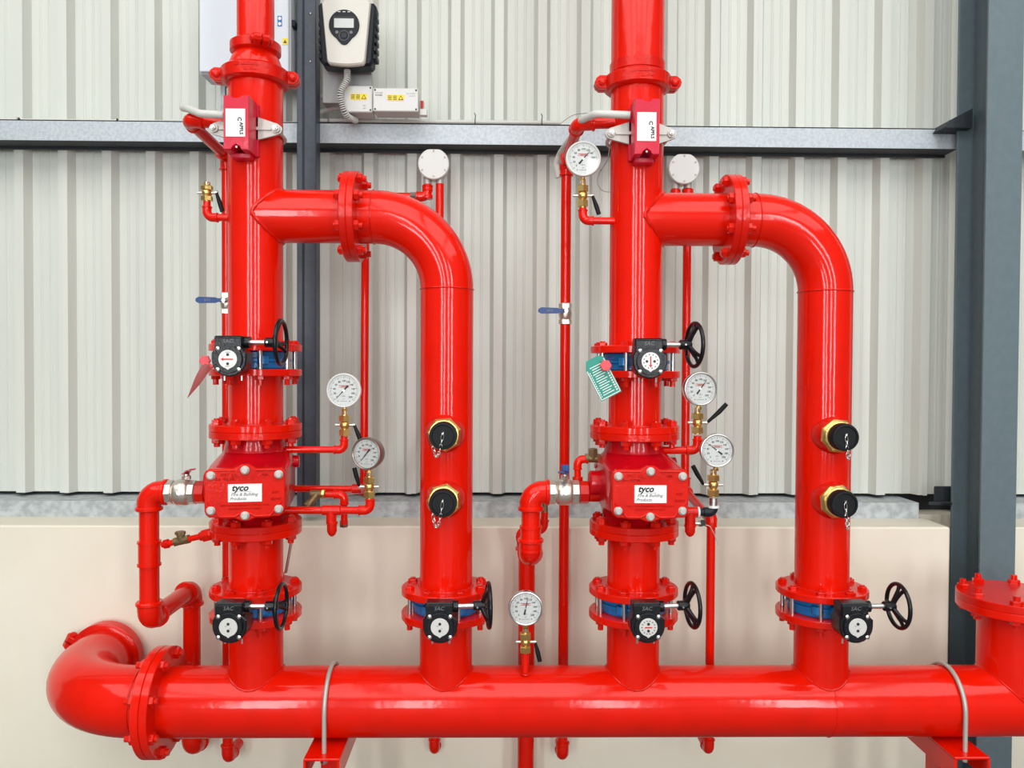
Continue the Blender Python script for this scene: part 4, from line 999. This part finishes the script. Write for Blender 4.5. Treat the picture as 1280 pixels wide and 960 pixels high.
def terminal_box(px0, px1, py0, py1, Y, label, wide):
    a = P(px0, py1, Y); b = P(px1, py0, Y); W, H = b.x-a.x, b.z-a.z
    t = thing('terminal_box', label, 'junction box', (a.x, Y, a.z), 0, 'terminal boxes on the girt')
    part('box', MB().box((.002, .006, .002), (W-.002, .085, H-.002), 'conduit', .003), t)
    part('lid', MB().box((0, -.006, 0), (W, .006, H), 'white', .003), t)
    for x in (.008, W-.008):
        for z in (.008, H-.008): part('lid_screw', MB().cyl((x, -.006, z), (x, -.0075, z), .0035, 'ink', 10), t)
    st = MB(); cz = H*.58; cx_ = W*(.5 if wide else .52); sw, sh = .032, .0115
    st.box((cx_-sw, -.0072, cz-sh), (cx_+sw, -.006, cz+sh), 'yellow')
    x3 = cx_+sw*.62
    st.prism([(-.010, -.0085), (.010, -.0085), (0, .009)], (x3, -.0072, cz), (1, 0, 0), (0, 0, 1), (0, -1, 0), .0004, 'ink').prism([(-.006, -.0062), (.006, -.0062), (0, .005)], (x3, -.0078, cz), (1, 0, 0), (0, 0, 1), (0, -1, 0), .0003, 'yellow')
    for xx in (cx_-sw*.68, cx_-sw*.08):
        for i in range(4): st.box((xx-.007, -.0076, cz-.008+.0045*i), (xx+.007, -.0072, cz-.006+.0045*i), 'ink')
    if wide:
        st.text('DANGER', .0075, (W*.13, -.0062, H*.78), k='inkgrey').text('POWER', .0075, (W*.13, -.0062, H*.68), k='ink', bold=.0002).text('230 V SUPPLY', .006, (W*.84, -.0062, H*.76), k='inkgrey').text('ISOLATE', .006, (W*.86, -.0062, H*.66), k='inkgrey')
    else: st.text('PSU', .007, (W*.72, -.0062, H*.24), k='ink').text('24V', .007, (W*.72, -.0062, H*.14), k='ink')
    part('sticker', st, t)
    return t
terminal_box(430, 466, 108, 140.5, 3.08, 'pale terminal box half behind the flexible conduit', False)
t = terminal_box(466.5, 523, 111, 139.5, 3.06, 'wider white terminal box with yellow warning sticker', True)
c = P(530, 131, 3.1)
tl = thing('indicator_lamp', 'tiny red indicator lamp at the end of the wide terminal box', 'lamp', c)
part('lens', MB().cyl((-.008, 0, -.014), (-.008, 0, .014), .006, 'inkred', 12), tl)
part('base', MB().box((-.016, -.008, -.042), (.012, .02, -.018), 'white', .002).box((-.014, 0, -.018), (.0, .02, .016), 'conduit', .001), tl)

t = tp_('conduit_run', 'long pale conduit lying on top of the girt', 'conduit')
zc = lambda px: g1+.008
part('pipe', MB().tube([(P(400, 151, 3.21).x, 3.197, g1+.0105), (P(700, 155, 3.21).x, 3.197, g1+.0105)], .008, 'conduit', 14), t)
part('sleeve', MB().cyl((P(440, 151, 3.21).x, 3.197, g1+.0105), (P(452, 151, 3.21).x, 3.197, g1+.0105), .0125, 'conduit', 14).cyl((P(448, 150, 3.21).x, 3.21, g1), (P(448, 150, 3.21).x, 3.19, g1+.04), .012, 'conduit', 14), t)
part('saddle_clip', MB().torus((P(412, 151, 3.21).x, 3.197, g1+.0105), (1, 0, 0), .010, .003, 'steel', 16, 6), t)
for px in (594, 677):
    x = P(px, 150, 3.2).x
    tt = tag(part('cable_tie', MB().torus((0, 0, 0), (1, 0, 0), .0105, .0018, 'ink', 16, 6).tube([(0, -.008, .008), (.002, -.012, .022), (-.003, -.012, .032)], .0018, 'ink', 6), None, (x, 3.197, g1+.0105)),
             'black cable tie on the conduit, %s' % ('between the two risers nearer the terminal boxes' if px == 594 else 'nearer the right flow switch'), 'cable tie', 'cable ties')
t = tag(part('cable', MB().tube([(P(700, 155, 3.21).x, 3.21, g1+.005), (P(1165, 155, 3.21).x, 3.215, g1+.004)], .0035, 'conduitd', 10)), 'thin grey cable along the girt top right of the right riser', 'cable')
t = tag(part('cable', MB().tube([(P(-60, 155, 3.21).x, 3.21, g1+.006), (P(368, 155, 3.21).x, 3.215, g1+.006)], .0045, 'conduit', 10)), 'pale thin cable along the girt top at the left', 'cable')
for px in (22, 145):
    x = P(px, 150, 3.2).x
    tag(part('cable_clip', MB().box((-.005, -.006, 0), (.005, .006, .012), 'ink', .001).cyl((0, -.006, .006), (0, -.010, .006), .004, 'steel', 8), None, (x, 3.205, g1)),
        'small dark clip on the girt, %s' % ('at the far left edge' if px == 22 else 'left of the left riser'), 'clip', 'cable clips')
t = tp_('cable_pair', 'two pale conduits running from the slate post to the terminal box', 'conduit')
for pts in ([P(380, 118, 3.2), P(402, 121, 3.2), P(415, 126, 3.18), P(434, 126, 3.16)], [P(380, 146, 3.2), P(402, 140, 3.2), P(415, 135, 3.18), P(434, 134, 3.16)]):
    part('conduit', MB().tube(fillet(pts, .05, 5), .0095, 'conduit', 14), t)
t = tp_('switch_conduit', 'white conduit feeding the left flow switch', 'conduit')
a = P(281, 144, 2.45)
part('conduit', MB().tube(fillet([a, P(250, 142, 2.47), P(235, 136, 2.53), P(229, 135, 2.62)], .03, 6), .0115, 'conduit', 16), t)
t = tp_('switch_conduit', 'white conduit feeding the right flow switch', 'conduit')
part('conduit', MB().tube(fillet([P(788, 144, 2.45), P(745, 142, 2.47), P(727, 150, 2.53), P(722, 160, 2.75), P(700, 192, 3.0), P(695, 205, 3.02), P(698, 222, 3.02)], .03, 6), .0115, 'conduit', 16), t)
t = tag(part('bracing_wire', MB().tube(fillet([P(700, 155, 3.0), P(715, 143, 3.0), P(740, 141, 2.9), P(765, 160, 2.7), P(760, 200, 2.7), P(745, 222, 2.72), P(750, 240, 2.7), P(775, 240, 2.66)], .05, 5), .0014, 'conduitd', 8)), 'loose thin wire curling beside the highest gauge', 'wire')
t = tag(part('bracing_rod', MB().tube([P(364, 678, 2.68), P(357, 716, 2.68)], .0055, 'steel', 12)), 'short bare steel rod right of the lower left spool', 'rod')

# ------------------------------------------------------------------ tags
def sheet(pts, n, th, k):
    n = V(n).normalized(); N = len(pts)
    return MB().add([V(p) for p in pts]+[V(p)+n*th for p in pts], [list(range(N))[::-1], [N+i for i in range(N)]]+[[i, (i+1) % N, N+(i+1) % N, N+i] for i in range(N)], k)
t = tp_('ribbon_tag', 'red ribbon tag hanging left of the arrow-dial valve', 'tag')
part('knot', MB().hexa(P(257, 451, 2.42), (0, -1, 0), .017, .010, 'tagred').tube([P(257, 454, 2.41), P(266, 459, 2.41)], .006, 'tagred', 8), t)
part('ribbon', sheet([P(262, 455, 2.40), P(252, 456, 2.40), P(243, 474, 2.40), P(234, 498, 2.42), P(250, 480, 2.43), P(260, 466, 2.43), P(266, 458, 2.42)], (0, 1, 0), .002, 'pink'), t)
t = tp_('inspection_tag', 'green inspection tag with white print hanging on the right riser', 'tag')
O = P(757, 452, 2.40); ux = (P(777, 489, 2.38)-P(752, 502, 2.38)); Lx = ux.length; ux.normalize()
uy = V((0, -1, 0)).cross(ux); uy = uy if uy.z > 0 else -uy
o = P(752, 502, 2.385); W = Lx; H = .128
nrm = ux.cross(uy); nrm = nrm if nrm.y < 0 else -nrm
card = MB().prism([(0, 0), (W, 0), (W, H*.92), (W*.80, H), (W*.2, H), (0, H*.80)], o, ux, uy, nrm, .0014, 'green')
part('card', card, t)
f = MB(); o2 = o+nrm*.0016
def bar(x0, x1, y0, y1, k='paper'):
    f.add([o2+ux*x0*W+uy*y0*H, o2+ux*x1*W+uy*y0*H, o2+ux*x1*W+uy*y1*H, o2+ux*x0*W+uy*y1*H], [[0, 1, 2, 3]], k)
bar(.02, .055, .03, .78); bar(.945, .98, .03, .88); bar(.02, .98, .02, .04)
for i in range(13): bar(.20+.03*(i % 3), .74-.05*((i*2) % 4), .10+.058*i, .118+.058*i)
for i in range(12): bar(.82, .90, .08+.06*i, .115+.06*i); bar(.09, .13, .08+.055*i, .11+.055*i)
part('print', f, t)
part('seal', MB().hexa(P(757, 457, 2.37), (0, -1, 0), .018, .009, 'tagred').cyl(P(757, 457, 2.37), P(757, 452, 2.43), .004, 'tagred', 8), t)
print('done', len(bpy.data.objects))
